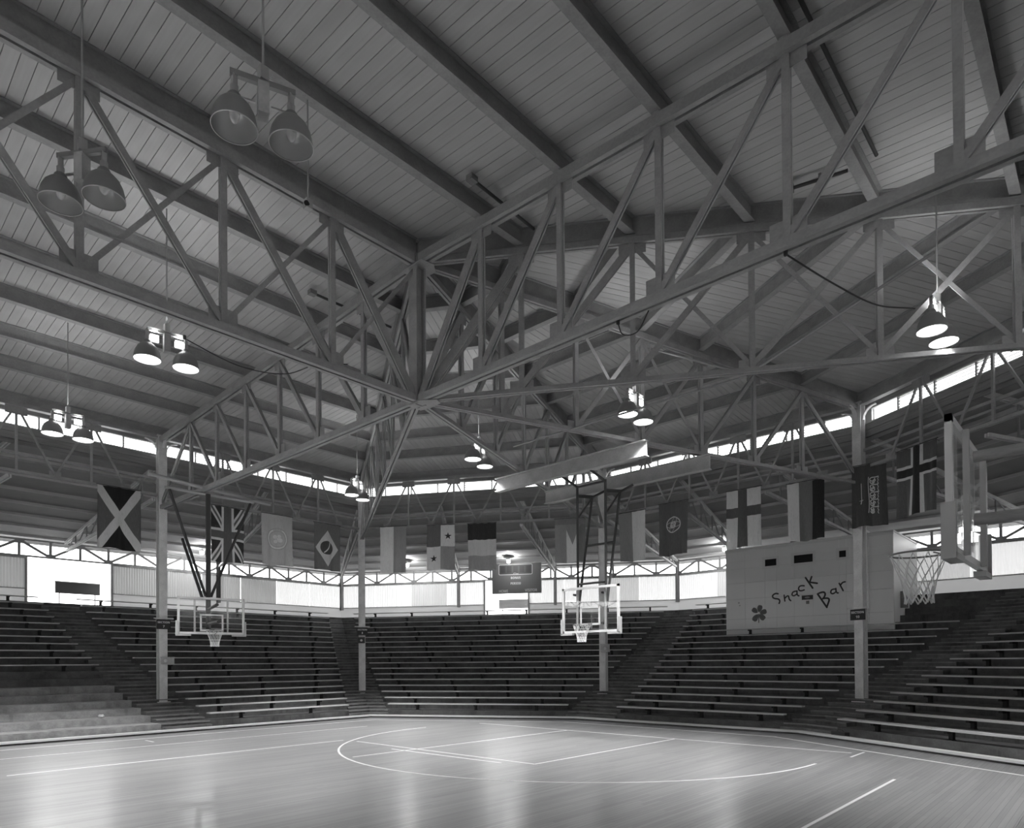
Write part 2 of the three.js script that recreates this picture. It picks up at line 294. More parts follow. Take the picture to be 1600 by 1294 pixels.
// ---------------------------------------------------------------- clerestory strip, lower roof, outer wall, all round
const zLow = (o) => 9.2 - 0.1 * o;       // underside of the lower roof's purlins
EDGE.forEach((e, i) => {
  const seen = i <= 3, nm = SIDE[i], o0 = 0.36, o1 = 0.44;
  const wl = structure('wall_upper_' + nm, 'boarded upper wall below the roof on the ' + nm + ' side');
  part('fascia', [band(e, o0, o1 + 0.02, 9.85, 10.5)], M.fascia, wl);
  if (seen) for (let k = 0; k < 4; k++) { const z = 9.02 + k * 0.107; part('siding_board', [band(e, o0 + 0.012 * (k % 2), o1, z, z + 0.1)], M.siding, wl); }
  else part('siding_board', [band(e, o0, o1, 9.02, 9.45)], M.siding, wl);
  part('backing', [band(e, o1, o1 + 0.03, 8.9, 9.45)], M.siding, wl);
  // long window strip under the eaves
  const w = structure('window_' + (i + 1), 'narrow clerestory strip under the eaves of the ' + nm + ' side');
  part('sill', [band(e, o0 - 0.02, o1 + 0.03, 9.43, 9.462)], M.frame, w);
  part('head', [band(e, o0 - 0.02, o1 + 0.03, 9.835, 9.868)], M.frame, w);
  const n = Math.round((e.a1 - e.a0) / 1.2), bars = [];
  const A = e.a0 - e.m0 * 0.4, B = e.a1 + e.m1 * 0.4;
  for (let k = 0; k <= n; k++) {
    const a = A + (B - A) * k / n, wd = k === 0 || k === n ? 0.5 : 0.05;
    if (seen && k % 1 === 0 && (i || a > -9)) part('mullion', [beam(pe(e, a, 0.4, 9.45), pe(e, a, 0.4, 9.85), wd, 0.06, { up: [e.n[0], e.n[1], 0] })], M.frame, w);
    else bars.push(beam(pe(e, a, 0.4, 9.45), pe(e, a, 0.4, 9.85), wd, 0.06, { up: [e.n[0], e.n[1], 0] }));
    if (k === n || !seen || (i === 0 && a < -9)) continue;
    const r = rnd();
    if (r < 0.5) for (let j = 0; j < 4; j++) { // open louvre blades
      const z = 9.5 + j * 0.088, b = A + (B - A) * (k + 1) / n;
      part('louvre_blade', [hex([pe(e, a + 0.03, 0.36, z), pe(e, b - 0.03, 0.36, z), pe(e, b - 0.03, 0.44, z + 0.03), pe(e, a + 0.03, 0.44, z + 0.03), pe(e, a + 0.03, 0.36, z + 0.02), pe(e, b - 0.03, 0.36, z + 0.02), pe(e, b - 0.03, 0.44, z + 0.05), pe(e, a + 0.03, 0.44, z + 0.05)])], M.louver, w);
    }
  }
  if (bars.length) part('mullion', bars, M.frame, w);
  // lower roof over the seats
  const lr = structure('ceiling_lower_' + nm, 'lower sloping roof over the ' + nm + ' seats');
  const zd = (o) => zLow(o) + 0.11;
  part('deck', [band(e, 0.4, 13.6, zd(0.4), zd(0.4) + 0.05, lo(e), hi(e), zd(13.6), zd(13.6) + 0.05)], M.lowDeck, lr);
  part('roofing', [band(e, 0.4, 13.7, zd(0.4) + 0.055, zd(0.4) + 0.09, lo(e), hi(e), zd(13.7) + 0.055, zd(13.7) + 0.09)], M.roofTop, lr);
  for (let k = 0; k < 8; k++) { const o = 0.82 + 1.645 * k; part('purlin', [band(e, o - 0.03, o + 0.03, zLow(o), zLow(o) + 0.115)], M.lowPurlin, lr); }
  part('eave_board', [band(e, 13.5, 13.56, zLow(13.5) - 0.02, zLow(13.5) + 0.24)], M.lowPurlin, lr);
  // outer wall: parapet, corrugated sheets, lattice girder below the eaves
  const wall = structure('wall_' + nm, 'outer wall behind the ' + nm + ' seats');
  const doors = i === 0 ? [[-1.3, 2.24]] : i === 1 ? [[2.34, 5.1]] : [], zc0 = 5.62, zc1 = 7.08;
  const L0 = e.a0 - e.m0 * WALL, L1 = e.a1 + e.m1 * WALL;
  let spans = [[L0, L1]];
  for (const [a, b] of doors) spans = spans.flatMap(([s, t]) => (a > s && b < t ? [[s, a], [b, t]] : [[s, t]]));
  for (const [a, b] of spans) {
    const fa = a === L0 ? lo(e) : () => a, fb = b === L1 ? hi(e) : () => b;
    part('parapet', [band(e, WALL + 0.02, WALL + 0.2, 2.8, treadZ(NROW) + 0.03, fa, fb)], M.parapet, wall);
    part('translucent_panel', [band(e, WALL + 0.05, WALL + 0.06, treadZ(NROW) + 0.03, zc0, fa, fb)], M.lowPanel, wall);
    part('wall_rail', [band(e, WALL - 0.02, WALL + 0.08, zc1 - 0.05, zc1 + 0.04, fa, fb), band(e, WALL - 0.01, WALL + 0.06, zc0, zc0 + 0.04, fa, fb)], M.parapet, wall);
    const step = 2.35, cnt = Math.max(1, Math.round((b - a) / step));
    for (let k = 0; k < cnt; k++) { // each corrugated sheet
      const s0 = a + (b - a) * k / cnt + 0.004, s1 = a + (b - a) * (k + 1) / cnt - 0.004, pts = [], pitch = 0.12;
      const m = Math.max(2, Math.round((s1 - s0) / (pitch / 2)));
      const pos = [], uv = [], idx = [];
      for (let j = 0; j <= m; j++) {
        const x = s0 + (s1 - s0) * j / m, o = WALL + 0.03 + (j % 2 ? 0.028 : 0);
        for (const z of [zc0 + 0.02, zc1]) { const p = V(pe(e, x, o, z)); pos.push(p.x, p.y, p.z); uv.push(x, z); }
        if (j < m) { const q = 2 * j; idx.push(q, q + 2, q + 1, q + 1, q + 2, q + 3); }
      }
      const g = new THREE.BufferGeometry(); g.setAttribute('position', new THREE.Float32BufferAttribute(pos, 3)); g.setAttribute('uv', new THREE.Float32BufferAttribute(uv, 2)); g.setIndex(idx);
      const gg = g.toNonIndexed(); gg.computeVertexNormals();
      const r = hsh(k, i, 21), mat = i === 0 ? (s0 > 10.5 ? M.panelA : M.panelC) : r < 0.5 ? M.panelA : M.panelB;
      part('corrugated_sheet', [gg], mat, wall);
    }
  }
  for (const [a, b] of doors) for (const x of [a, b]) part('door_post', [beam(pe(e, x, WALL + 0.06, 4.9), pe(e, x, WALL + 0.06, 7.1), 0.1, 0.14, { up: [e.n[0], e.n[1], 0] })], M.steel, wall);
  const posts = i === 0 ? [7.51, L1] : i === 1 ? [0.72, 6.75] : i === 2 ? [L0, 0.7, 6.9, L1] : i === 3 ? [3.5] : [];
  for (const x of posts) part('wall_post', iBeam(pe(e, x, WALL - 0.1, 5.5), pe(e, x, WALL - 0.1, 7.98), 0.16, 0.2, 0.02, 0.02, { up: [e.n[0], e.n[1], 0] }), i === 0 && x < 9 ? M.dark : M.steel, wall);
  part('lattice_chord', [band(e, WALL, WALL + 0.07, 7.84, 7.93), band(e, WALL, WALL + 0.07, 7.1, 7.18)], M.steel, wall);
  const np = Math.round((L1 - L0) / 1.22), webs = [];
  for (let k = 0; k < np; k++) {
    const a = L0 + (L1 - L0) * k / np, b = L0 + (L1 - L0) * (k + 1) / np, up = [e.n[0], e.n[1], 0];
    const d = k % 2 ? [pe(e, a, WALL + 0.03, 7.86), pe(e, b, WALL + 0.03, 7.15)] : [pe(e, a, WALL + 0.03, 7.15), pe(e, b, WALL + 0.03, 7.86)];
    const gs = [beam(...d, 0.11, 0.05, { up }), beam(pe(e, a, WALL + 0.03, 7.15), pe(e, a, WALL + 0.03, 7.86), 0.11, 0.05, { up })];
    if (k % 2) gs.push(beam(pe(e, a - 0.16, WALL, 7.8), pe(e, a + 0.2, WALL, 7.8), 0.02, 0.16)); else gs.push(beam(pe(e, a - 0.16, WALL, 7.22), pe(e, a + 0.2, WALL, 7.22), 0.02, 0.16));
    const vis = seen && (i ? true : a > -6);
    if (vis) part('lattice_web', gs, M.steel, wall); else webs.push(gs);
  }
  if (webs.length) part('lattice_web', webs, M.steel, wall);
});

// ---------------------------------------------------------------- columns
function column(key, e2, label) {
  const [x, y] = COL[key] || key, o = thing('steel_column', label, 'column', undefined, [x, y, treadZ(4) - 0.12]);
  const up = [e2[0], e2[1], 0];
  part('shaft', iBeam([x, y, treadZ(4) - 0.13], [x, y, 10.0], 0.27, 0.27, 0.03, 0.05, { up }), M.column, o);
  part('base_plate', [beam([x, y, treadZ(4) - 0.13], [x, y, treadZ(4) - 0.08], 0.42, 0.42, { up })], M.column, o);
  part('cap_plate', [beam([x, y, 9.96], [x, y, 10.0], 0.4, 0.4, { up })], M.column, o);
  const s = nrm(cross([0, 0, 1], up));
  for (const dir of [s, s.map((v) => -v), up.map((v) => -v)]) { // curved knee brackets under the roof
    const p = (r, z) => add([x, y, z], dir, r), gs = [];
    for (let k = 0; k < 5; k++) { const a = k / 5 * Math.PI / 2, b = (k + 1) / 5 * Math.PI / 2, q = (t) => p(0.15 + 0.38 * (1 - Math.cos(t)), 9.46 + 0.38 * Math.sin(t)); gs.push(beam(q(a), q(b), 0.1, 0.03, { up: dir })); }
    part('knee_bracket', gs, M.column, o);
  }
  return o;
}
column('b', [-1, 0], 'leftmost grey steel column, standing on the aisle steps beside the left basketball hoop');
column('g', [-0.86, 0.5], 'second grey steel column from the left, standing in the narrow far left aisle');
column('f', [-0.25, 0.97], 'third grey steel column from the left, half hidden behind the middle basketball backboard');
column('e', [0.25, 0.97], 'rightmost grey steel column, standing in front of the snack bar wall');
for (const k of ['c', 'd']) column(k, [1, 0], k === 'c' ? 'grey steel column on the near right, outside the picture' : 'grey steel column at the right, just outside the picture');

// ---------------------------------------------------------------- trusses radiating from the king post
const ZB = 7.52;
{
  const kp = thing('king_post', 'thick grey steel post where all the roof trusses meet', 'post', undefined, [0, 0, ZB]);
  part('post_shaft', iBeam([0, 0, ZB - 0.1], [0, 0, Z0 + 0.1], 0.25, 0.25, 0.03, 0.06, { up: [0, 1, 0] }), M.steel, kp);
  part('bottom_plate', [plate([[-0.2, -0.12], [0.2, -0.14], [0.5, 0.08], [0.42, 0.26], [0.1, 0.3], [-0.2, 0.24]], ZB - 0.09, ZB - 0.075)], M.steel, kp);
  part('top_plate', [plate([[-0.3, -0.16], [0.3, -0.16], [0.36, 0.14], [0.2, 0.34], [-0.2, 0.34], [-0.36, 0.14]], Z0 - 0.13, Z0 - 0.115)], M.steel, kp);
}
function roofTruss(dir, L, nodes, flat, extra, main, hip, label) {
  const o = thing('roof_truss', label, 'roof truss', undefined, [dir[0] * 2, dir[1] * 2, ZB]);
  const side = [-dir[1], dir[0], 0], P = (s, z) => [dir[0] * s, dir[1] * s, z], zt = (s) => (flat ? Z0 : zChord(s / L));
  const r0 = 0.14, rE = L - (flat ? 0 : 0.14), [cw, tc, bc, gap] = main ? [0.085, 0.17, 0.13, 0.05] : [0.06, 0.12, 0.085, 0.03];
  part('top_chord', twin(P(r0, zt(r0)), P(rE, zt(rE)), cw, tc, gap).concat([beam(add(P(r0, zt(r0)), [0, 0, tc / 2 - 0.01]), add(P(rE, zt(rE)), [0, 0, tc / 2 - 0.01]), gap + cw, 0.015)]), M.steel, o);
  part('bottom_chord', twin(P(r0, ZB), P(rE, ZB), cw, bc, gap).concat([beam(add(P(r0, ZB), [0, 0, bc / 2 - 0.01]), add(P(rE, ZB), [0, 0, bc / 2 - 0.01]), gap + cw, 0.012)]), M.steel, o);
  const zr = zDeck(0) - Z0;   // height of the deck above the chord
  if (hip) { const g = (tc / 2 + zr) / 2, hh = zr - tc / 2 - 0.012; part('hip_beam', iBeam(P(0.05, zt(0.05) + g), P(rE, zt(rE) + g), 0.15, hh, 0.02, 0.05), M.purlin, o); }
  const S_ = nodes.map((n) => n * L);
  S_.forEach((s, i) => {
    if (i === 0 || s > L - 0.3) return;
    part('post', twin(P(s, ZB + 0.02), P(s, zt(s) - 0.03), 0.04, 0.1, 0.02, { up: dir.concat(0) }), M.steel, o);
    if (!hip) part('seat_block', [beam(P(s - 0.06, zt(s) + tc / 2 + 0.02), P(s + 0.06, zt(s) + tc / 2 + 0.02), 0.2, 0.075)], M.steel, o);
    part('gusset_plate', [beam(P(s - 0.26, zt(s) - tc / 2 - 0.08), P(s + 0.26, zt(s) - tc / 2 - 0.08), 0.012, 0.2)], M.steel, o);
    const gh = main ? 0.32 : 0.2; part('gusset_plate', [beam(P(s - 0.24, ZB + bc / 2 + gh / 2 - 0.03), P(s + 0.24, ZB + bc / 2 + gh / 2 - 0.03), 0.012, gh)], M.steel, o);
  });
  const ends = (i, j) => [P(S_[i], zt(S_[i]) - 0.08), P(S_[j] + (S_[j] < 0.1 ? 0.14 : 0), ZB + 0.08)];
  const diag = (i, j, w) => part('diagonal', twin(...ends(i, j), 0.03, w, 0.03), M.steel, o); // top of node i to foot of node j
  for (let i = 1; i < S_.length - 1; i++) diag(i, i - 1, i === 1 ? 0.17 : i === 2 ? 0.13 : 0.1);
  if (!flat) diag(S_.length - 2, S_.length - 1, 0.1);
  for (const [i, j] of extra) part('diagonal', [beam(...ends(i, j), 0.016, 0.08)], M.steel, o);
  return o;
}
const unit = (p) => { const l = Math.hypot(p[0], p[1]); return [p[0] / l, p[1] / l]; };
const spoke = (k, extra, main, label) => roofTruss(unit(COL[k]), Math.hypot(...COL[k]), TN, false, extra, main, !main, label);
roofTruss([0, -1], 16.24, [0, 1, 2, 3, 4, 5, 6, 7, 8].map((n) => n / 8), true, [[0, 1], [1, 2], [2, 3], [3, 4], [4, 5]], true, true, 'dark ridge truss with crossed bracing, from king post to upper left corner');
spoke('b', [], true, 'grey roof truss sloping from the king post to the leftmost column');
spoke('g', [], false, 'grey roof truss seen end on, from king post to second column from the left');
spoke('f', [], false, 'grey roof truss from the king post to the third column from the left');
spoke('e', [[2, 3], [3, 4]], false, 'grey roof truss from the king post to the rightmost column');
spoke('d', [[2, 3], [3, 4], [4, 5]], false, 'grey cross-braced roof truss running right from the king post, almost level');
spoke('c', [], true, 'large grey roof truss rising from the king post to the upper right corner');

// ---------------------------------------------------------------- trusses between the columns, from which the flags hang
function perimeter(e, a, b, n, label) {
  const o = thing('eaves_truss', label, 'truss', undefined, pe(e, (a + b) / 2, 0, 7.9));
  const N3 = [e.n[0], e.n[1], 0], q = (x, z, oo = 0) => pe(e, x, oo, z);
  a += 0.15; b -= 0.15;
  part('top_chord', [beam(q(a, 9.96), q(b, 9.96), 0.2, 0.12)], M.steel, o);
  part('bottom_chord', twin(q(a, 7.95), q(b, 7.95), 0.05, 0.09, 0.03), M.steel, o);
  part('middle_rail', [beam(q(a, 8.52, 0.06), q(b, 8.52, 0.06), 0.07, 0.08), beam(q(a, 8.36, 0.22), q(b, 8.36, 0.22), 0.06, 0.06)], M.steel, o);
  const X = (j) => a + (b - a) * j / n;
  for (let j = 1; j < n; j++) {
    part('post', [beam(q(X(j), 7.95), q(X(j), 9.9), 0.07, 0.06, { up: N3 })], M.steel, o);
    part('gusset_plate', [beam(q(X(j) - 0.28, 9.79), q(X(j) + 0.28, 9.79), 0.014, 0.24)], M.steel, o);
  }
  for (let j = 0; j < n; j++) {
    if (j) part('diagonal', [beam(q(X(j) + 0.1, 9.75), q(X(j + 0.5), 8.0), 0.06, 0.05, { up: N3 })], M.steel, o);
    if (j < n - 1) part('diagonal', [beam(q(X(j + 1) - 0.1, 9.75), q(X(j + 0.5), 8.0), 0.06, 0.05, { up: N3 })], M.steel, o);
    part('gusset_plate', [beam(q(X(j + 0.5) - 0.16, 8.06), q(X(j + 0.5) + 0.16, 8.06), 0.014, 0.16)], M.steel, o);
  }
}
perimeter(EW, -8.25, 0, 4, 'light steel eaves truss left of the leftmost column');
perimeter(EW, 0, 8.25, 4, 'light steel eaves truss between the leftmost and second column');
perimeter(ENW, 0, ENW.L, 5, 'light steel eaves truss between the second and third column');
perimeter(EN, 0, EN.L, 5, 'light steel eaves truss between the third column and the rightmost column');
perimeter(ENE, 0, ENE.L, 5, 'light steel eaves truss right of the rightmost column');

// ---------------------------------------------------------------- small trusses carrying the lower roof
function leanTo(p, q, label) { // p at the column line, q at the outer wall, both [x, y]
  const L = Math.hypot(q[0] - p[0], q[1] - p[1]), o = thing('lean_to_truss', label, 'truss', undefined, [...p, 7.5]);
  const f = (t, z) => [p[0] + (q[0] - p[0]) * t, p[1] + (q[1] - p[1]) * t, z], d = nrm([q[0] - p[0], q[1] - p[1], 0]), side = [-d[1], d[0], 0];
  const zt = (t) => zLow(t * 12.4) - 0.1, t0 = 0.05;
  part('top_chord', twin(f(t0, zt(t0)), f(0.99, zt(0.99)), 0.05, 0.11, 0.03), M.column, o);  // both chords paler than the webs: outside daylight put into their colour
  part('bottom_chord', twin(f(t0, 7.95), f(0.97, 7.5), 0.05, 0.1, 0.03), M.column, o);
  const n = 7, zbb = (t) => 7.95 - 0.45 * (t - t0) / (0.97 - t0);
  for (let k = 1; k < n; k++) {
    const t = k / n; part('web', [beam(f(t, zt(t)), f(t, zbb(t)), 0.05, 0.05, { up: side })], M.steel, o);
    part('web', [beam(f(t, zt(t)), f((k + 1) / n - 0.03, zbb((k + 1) / n - 0.03)), 0.05, 0.04, { up: side })], M.steel, o);
  }
}
const pt = (e, a, o) => pe(e, a, o, 0).slice(0, 2);
leanTo(pt(EW, 0, 0.16), pt(EW, 0.2, 12.45), 'slanting lower roof truss behind the leftmost column');
leanTo(pt(EW, 4.1, 0.1), pt(EW, 7.51, 12.45), 'slanting lower roof truss halfway between the two leftmost columns');
leanTo(pt(EW, -4.1, 0.1), pt(EW, -5.4, 12.45), 'slanting lower roof truss at the far left edge, behind the flag with the diagonal cross');
leanTo(pt(EW, 8.3, 0.2), pt(EW, 8.25 + EW.m1 * 12.3, 12.3), 'slanting lower roof truss behind the second column from the left');
leanTo(pt(ENW, 3.5, 0.1), pt(ENW, 0.72, 12.45), 'slanting lower roof truss between the two-stripe flag and the flag with two stars');
leanTo(pt(ENW, 7.0, 0.1), pt(ENW, 6.75, 12.45), 'slanting lower roof truss to the right above the scoreboard');
leanTo(pt(EN, -0.04, 0.16), pt(EN, -EN.m0 * 12.4, 12.4), 'slanting lower roof truss behind the third column from the left');
leanTo(pt(EN, 3.2, 0.1), pt(EN, 0.7, 12.45), 'slanting lower roof truss behind the dark flag with a round emblem');
leanTo(pt(EN, 6.36, 0.1), pt(EN, 6.9, 12.45), 'slanting lower roof truss above the snack bar');
leanTo(pt(ENE, -0.04, 0.16), pt(ENE, -ENE.m0 * 12.4, 12.4), 'slanting lower roof truss behind the rightmost column');
leanTo(pt(ENE, 3.5, 0.1), pt(ENE, 3.5, 12.45), 'slanting lower roof truss near the right edge, behind the flag with a double cross');

// ---------------------------------------------------------------- bleacher benches
const ORD = ['first', 'second', 'third', 'fourth', 'fifth', 'sixth', 'seventh', 'eighth', 'ninth', 'tenth', 'eleventh', 'twelfth', 'thirteenth', 'fourteenth', 'fifteenth', 'sixteenth', 'seventeenth', 'eighteenth'];
function bench(e, k, a, b, where) {
  const o = oRow(k), z = seatZ(k), zt = treadZ(k), g = thing('bleacher_bench', `wooden bleacher bench, ${ORD[k - 1]} row up, ${where}`, 'bench', 'bleacher benches ' + where, pe(e, (a + b) / 2, o, zt));
  part('seat', [hex([pe(e, a, o, z - 0.04), pe(e, b, o, z - 0.04), pe(e, b, o + 0.27, z - 0.04), pe(e, a, o + 0.27, z - 0.04), pe(e, a, o, z), pe(e, b, o, z), pe(e, b, o + 0.27, z), pe(e, a, o + 0.27, z)])], M.seat, g);
  const n = Math.max(2, Math.round((b - a) / 2.3)), sh = (hsh(k, e.i, 31) - 0.5) * 0.5;
  for (let j = 0; j < n; j++) {
    const x = a + (b - a) * (j + 0.5) / n + sh, bx = (x0, x1, y0, y1, z0, z1) => hex([pe(e, x0, y0, z0), pe(e, x1, y0, z0), pe(e, x1, y1, z0), pe(e, x0, y1, z0), pe(e, x0, y0, z1), pe(e, x1, y0, z1), pe(e, x1, y1, z1), pe(e, x0, y1, z1)]);
    part('bracket', [bx(x - 0.05, x + 0.05, o + 0.17, o + 0.25, zt, z - 0.04), bx(x - 0.045, x + 0.045, o + 0.02, o + 0.25, z - 0.1, z - 0.04), bx(x - 0.07, x + 0.07, o + 0.12, o + 0.26, zt, zt + 0.012)], M.bracket, g);
  }
}
for (let k = 1; k <= NROW; k++) {
  const o = oRow(k);
  bench(EW, k, AISLE.W[0](o), AISLE.W[1](o), 'in the section between the leftmost and second column');
  if (k >= 8) bench(EW, k, -7.2, -1.0, 'in the section at the left edge');
  bench(ENW, k, AISLE.NW[0](o), AISLE.NW[1](o), 'in the middle section below the scoreboard');
  bench(EN, k, AISLE.N[0](o), k > 13 ? 1.3 : AISLE.N[1](o), 'in the section below the snack bar');
  if (k < 12) bench(ENE, k, AISLE.NE[0](o), AISLE.NE[1](o), 'in the section at the right edge');
}

// ---------------------------------------------------------------- hanging lamps
function lampHead(root, x, y, z, lit, tilt) {
  const prof = (a) => a.map(([r, h]) => new THREE.Vector2(r, h));
  const outer = prof([[0.228, 0], [0.231, 0.004], [0.224, 0.07], [0.205, 0.15], [0.17, 0.22], [0.12, 0.275], [0.075, 0.3], [0.07, 0.34], [0.055, 0.36], [0, 0.36]]);
  const rf = part('reflector', [at(new THREE.LatheGeometry(outer, 32).toNonIndexed(), [x, y, z])], M.spun, root);
  const inner = prof([[0, 0.29], [0.07, 0.288], [0.115, 0.262], [0.164, 0.21], [0.199, 0.145], [0.218, 0.068], [0.223, 0.006]]);
  part('reflector_lining', [at(new THREE.LatheGeometry(inner, 32).toNonIndexed(), [x, y, z])], M.spunIn, rf);
  part('rolled_rim', [at(new THREE.TorusGeometry(0.229, 0.006, 6, 32).rotateX(Math.PI / 2).toNonIndexed(), [x, y, z])], M.chrome, rf);
  part('socket', [rod([x, y, z + 0.34], [x, y, z + 0.44], 0.045)], M.chrome, rf);
  if (lit) {
    part('lamp_lens', [at(new THREE.CylinderGeometry(0.215, 0.215, 0.012, 32).toNonIndexed(), [x, y, z + 0.02])], M.lampOn, rf);
    const s = new THREE.SpotLight(0xffffff, LAMP_DOWN, 0, 0.78, 0.5, 2); s.castShadow = true; s.shadow.radius = 9;
    s.position.copy(V([x, y, z - 0.03])); s.target.position.copy(V([x, y, 0])); scene.add(s, s.target);
  } else {
    const b = new THREE.SphereGeometry(0.055, 16, 12); b.scale(1, 1.8, 1); part('bulb', [at(b.toNonIndexed(), [x, y, z + 0.15])], M.bulbOff, rf);
  }
}
function lamp(p, q, z, lit, label) { // a pair of bell reflectors at p and q [x, y]
  const m = [(p[0] + q[0]) / 2, (p[1] + q[1]) / 2], d = nrm([q[0] - p[0], q[1] - p[1], 0]), o = thing('high_bay_lamp', label, 'lamp', undefined, [...m, z]);
  part('suspension_rod', [rod([...m, z + 0.72], [...m, 10.62], 0.013)], M.steel, o);
  part('hook_block', [beam([...m, z + 0.6], [...m, z + 0.74], 0.09, 0.09)], M.chrome, o);
  part('crossbar', [beam(add([...m, z + 0.58], d, -0.33), add([...m, z + 0.58], d, 0.33), 0.05, 0.06)], M.spun, o);
  part('ballast_box', [beam([...m, z + 0.22], [...m, z + 0.55], 0.14, 0.11, { up: d })], M.girder, o);
  for (const [pp, sg] of [[p, -1], [q, 1]]) {
    lampHead(o, pp[0], pp[1], z, lit);
    const c = add([...m, z + 0.42], d, sg * 0.21);
    part('bracket_arm', [beam(add(c, d, -sg * 0.13), add(c, d, sg * 0.13), 0.02, 0.02, { lift: -0.075 }), beam(add([...pp, z + 0.44], d, 0), add([...pp, z + 0.56], d, 0), 0.05, 0.05)], M.chrome, o);
    if (lit) {
      part('lamp_sleeve', [beam(add(c, d, -0.07), add(c, d, 0.07), 0.07, 0.12)], M.lampOn, o);
      const l = new THREE.SpotLight(0xffffff, LAMP_UP, 0, 1.25, 0.7, 2); l.castShadow = true; l.shadow.radius = 4; // light leaving the open top of the fitting
      l.position.copy(V(add(c, [0, 0, 0.1]))); l.target.position.copy(V(add(c, [0, 0, 3]))); scene.add(l, l.target);
    }
  }
}
lamp([-2.45, -4.36], [-2.34, -3.72], 7.7, true, 'lit twin bell lamp hanging at the left, below the crossed ridge truss');
lamp([-8.35, -3.82], [-8.35, -4.47], 7.7, true, 'lit twin bell lamp near the left edge, beside the bright clerestory strip');
lamp([-8.2, 3.95], [-8.5, 4.6], 7.7, true, 'lit twin bell lamp in front of the steep truss, above the flag with a diamond');
lamp([-2.47, 4.0], [-2.72, 4.72], 7.7, true, 'small lit twin bell lamp hanging in the middle above the three-band flag');
lamp([2.47, 4.09], [2.47, 4.76], 7.7, true, 'lit twin bell lamp right of the middle, above the long girder');
lamp([8.36, 4.37], [8.43, 5.0], 7.7, true, 'lit twin bell lamp at the right edge, below the level truss');
lamp([3.91, -5.7], [4.12, -5.17], 7.7, false, 'large unlit twin bell lamp at the top left, its reflectors seen from below');
lamp([1.73, -6.28], [1.25, -6.61], 7.7, false, 'unlit twin bell lamp at the upper left edge, cut by the frame');
// the lamps of the unseen half behind the camera
for (const [x, y] of [[-8.35, -12.6], [-2.4, -12.6], [2.4, -12.6], [8.35, -12.6], [-8.35, -20.6], [-2.4, -20.6], [2.4, -20.6], [8.35, -20.6]]) {
  lamp([x, y - 0.33], [x, y + 0.33], 7.7, true, `lit twin bell lamp behind the camera, ${x < 0 ? 'west' : 'east'} ${Math.abs(x) > 5 ? 'outer' : 'inner'} line, ${y < -15 ? 'farther' : 'nearer'} row`);
}
// small lamps on the lower roof
for (const [e, a, o, z, label] of [[ENW, -1.9, 10.6, 7.92, 'small bare lamp under the lower roof, left of the flag with two stars'], [ENW, 4.3, 10.6, 7.92, 'small bare lamp under the lower roof, just above the scoreboard'],
  [EW, 5.9, 10.8, 7.9, 'small bare lamp under the lower roof, left of the union flag'], [EN, 0.2, 10.8, 7.9, 'small bare lamp under the lower roof, at the left top corner of the snack bar']]) {
  const p = pe(e, a, o, z), t = thing('bulkhead_lamp', label, 'lamp', undefined, p);
  part('lamp_base', [rod(add(p, [0, 0, 0.1]), add(p, [0, 0, 0.16]), 0.12, 16)], M.chrome, t);
  part('stem', [rod(add(p, [0, 0, 0.16]), [p[0], p[1], zLow(o) + 0.1], 0.02)], M.chrome, t);
  part('lamp_globe', [at(new THREE.SphereGeometry(0.11, 16, 12).toNonIndexed(), p)], M.lampOn, t);
  const l = new THREE.PointLight(0xffffff, 6, 0, 2); l.castShadow = true; l.position.copy(V(p)); scene.add(l);
}

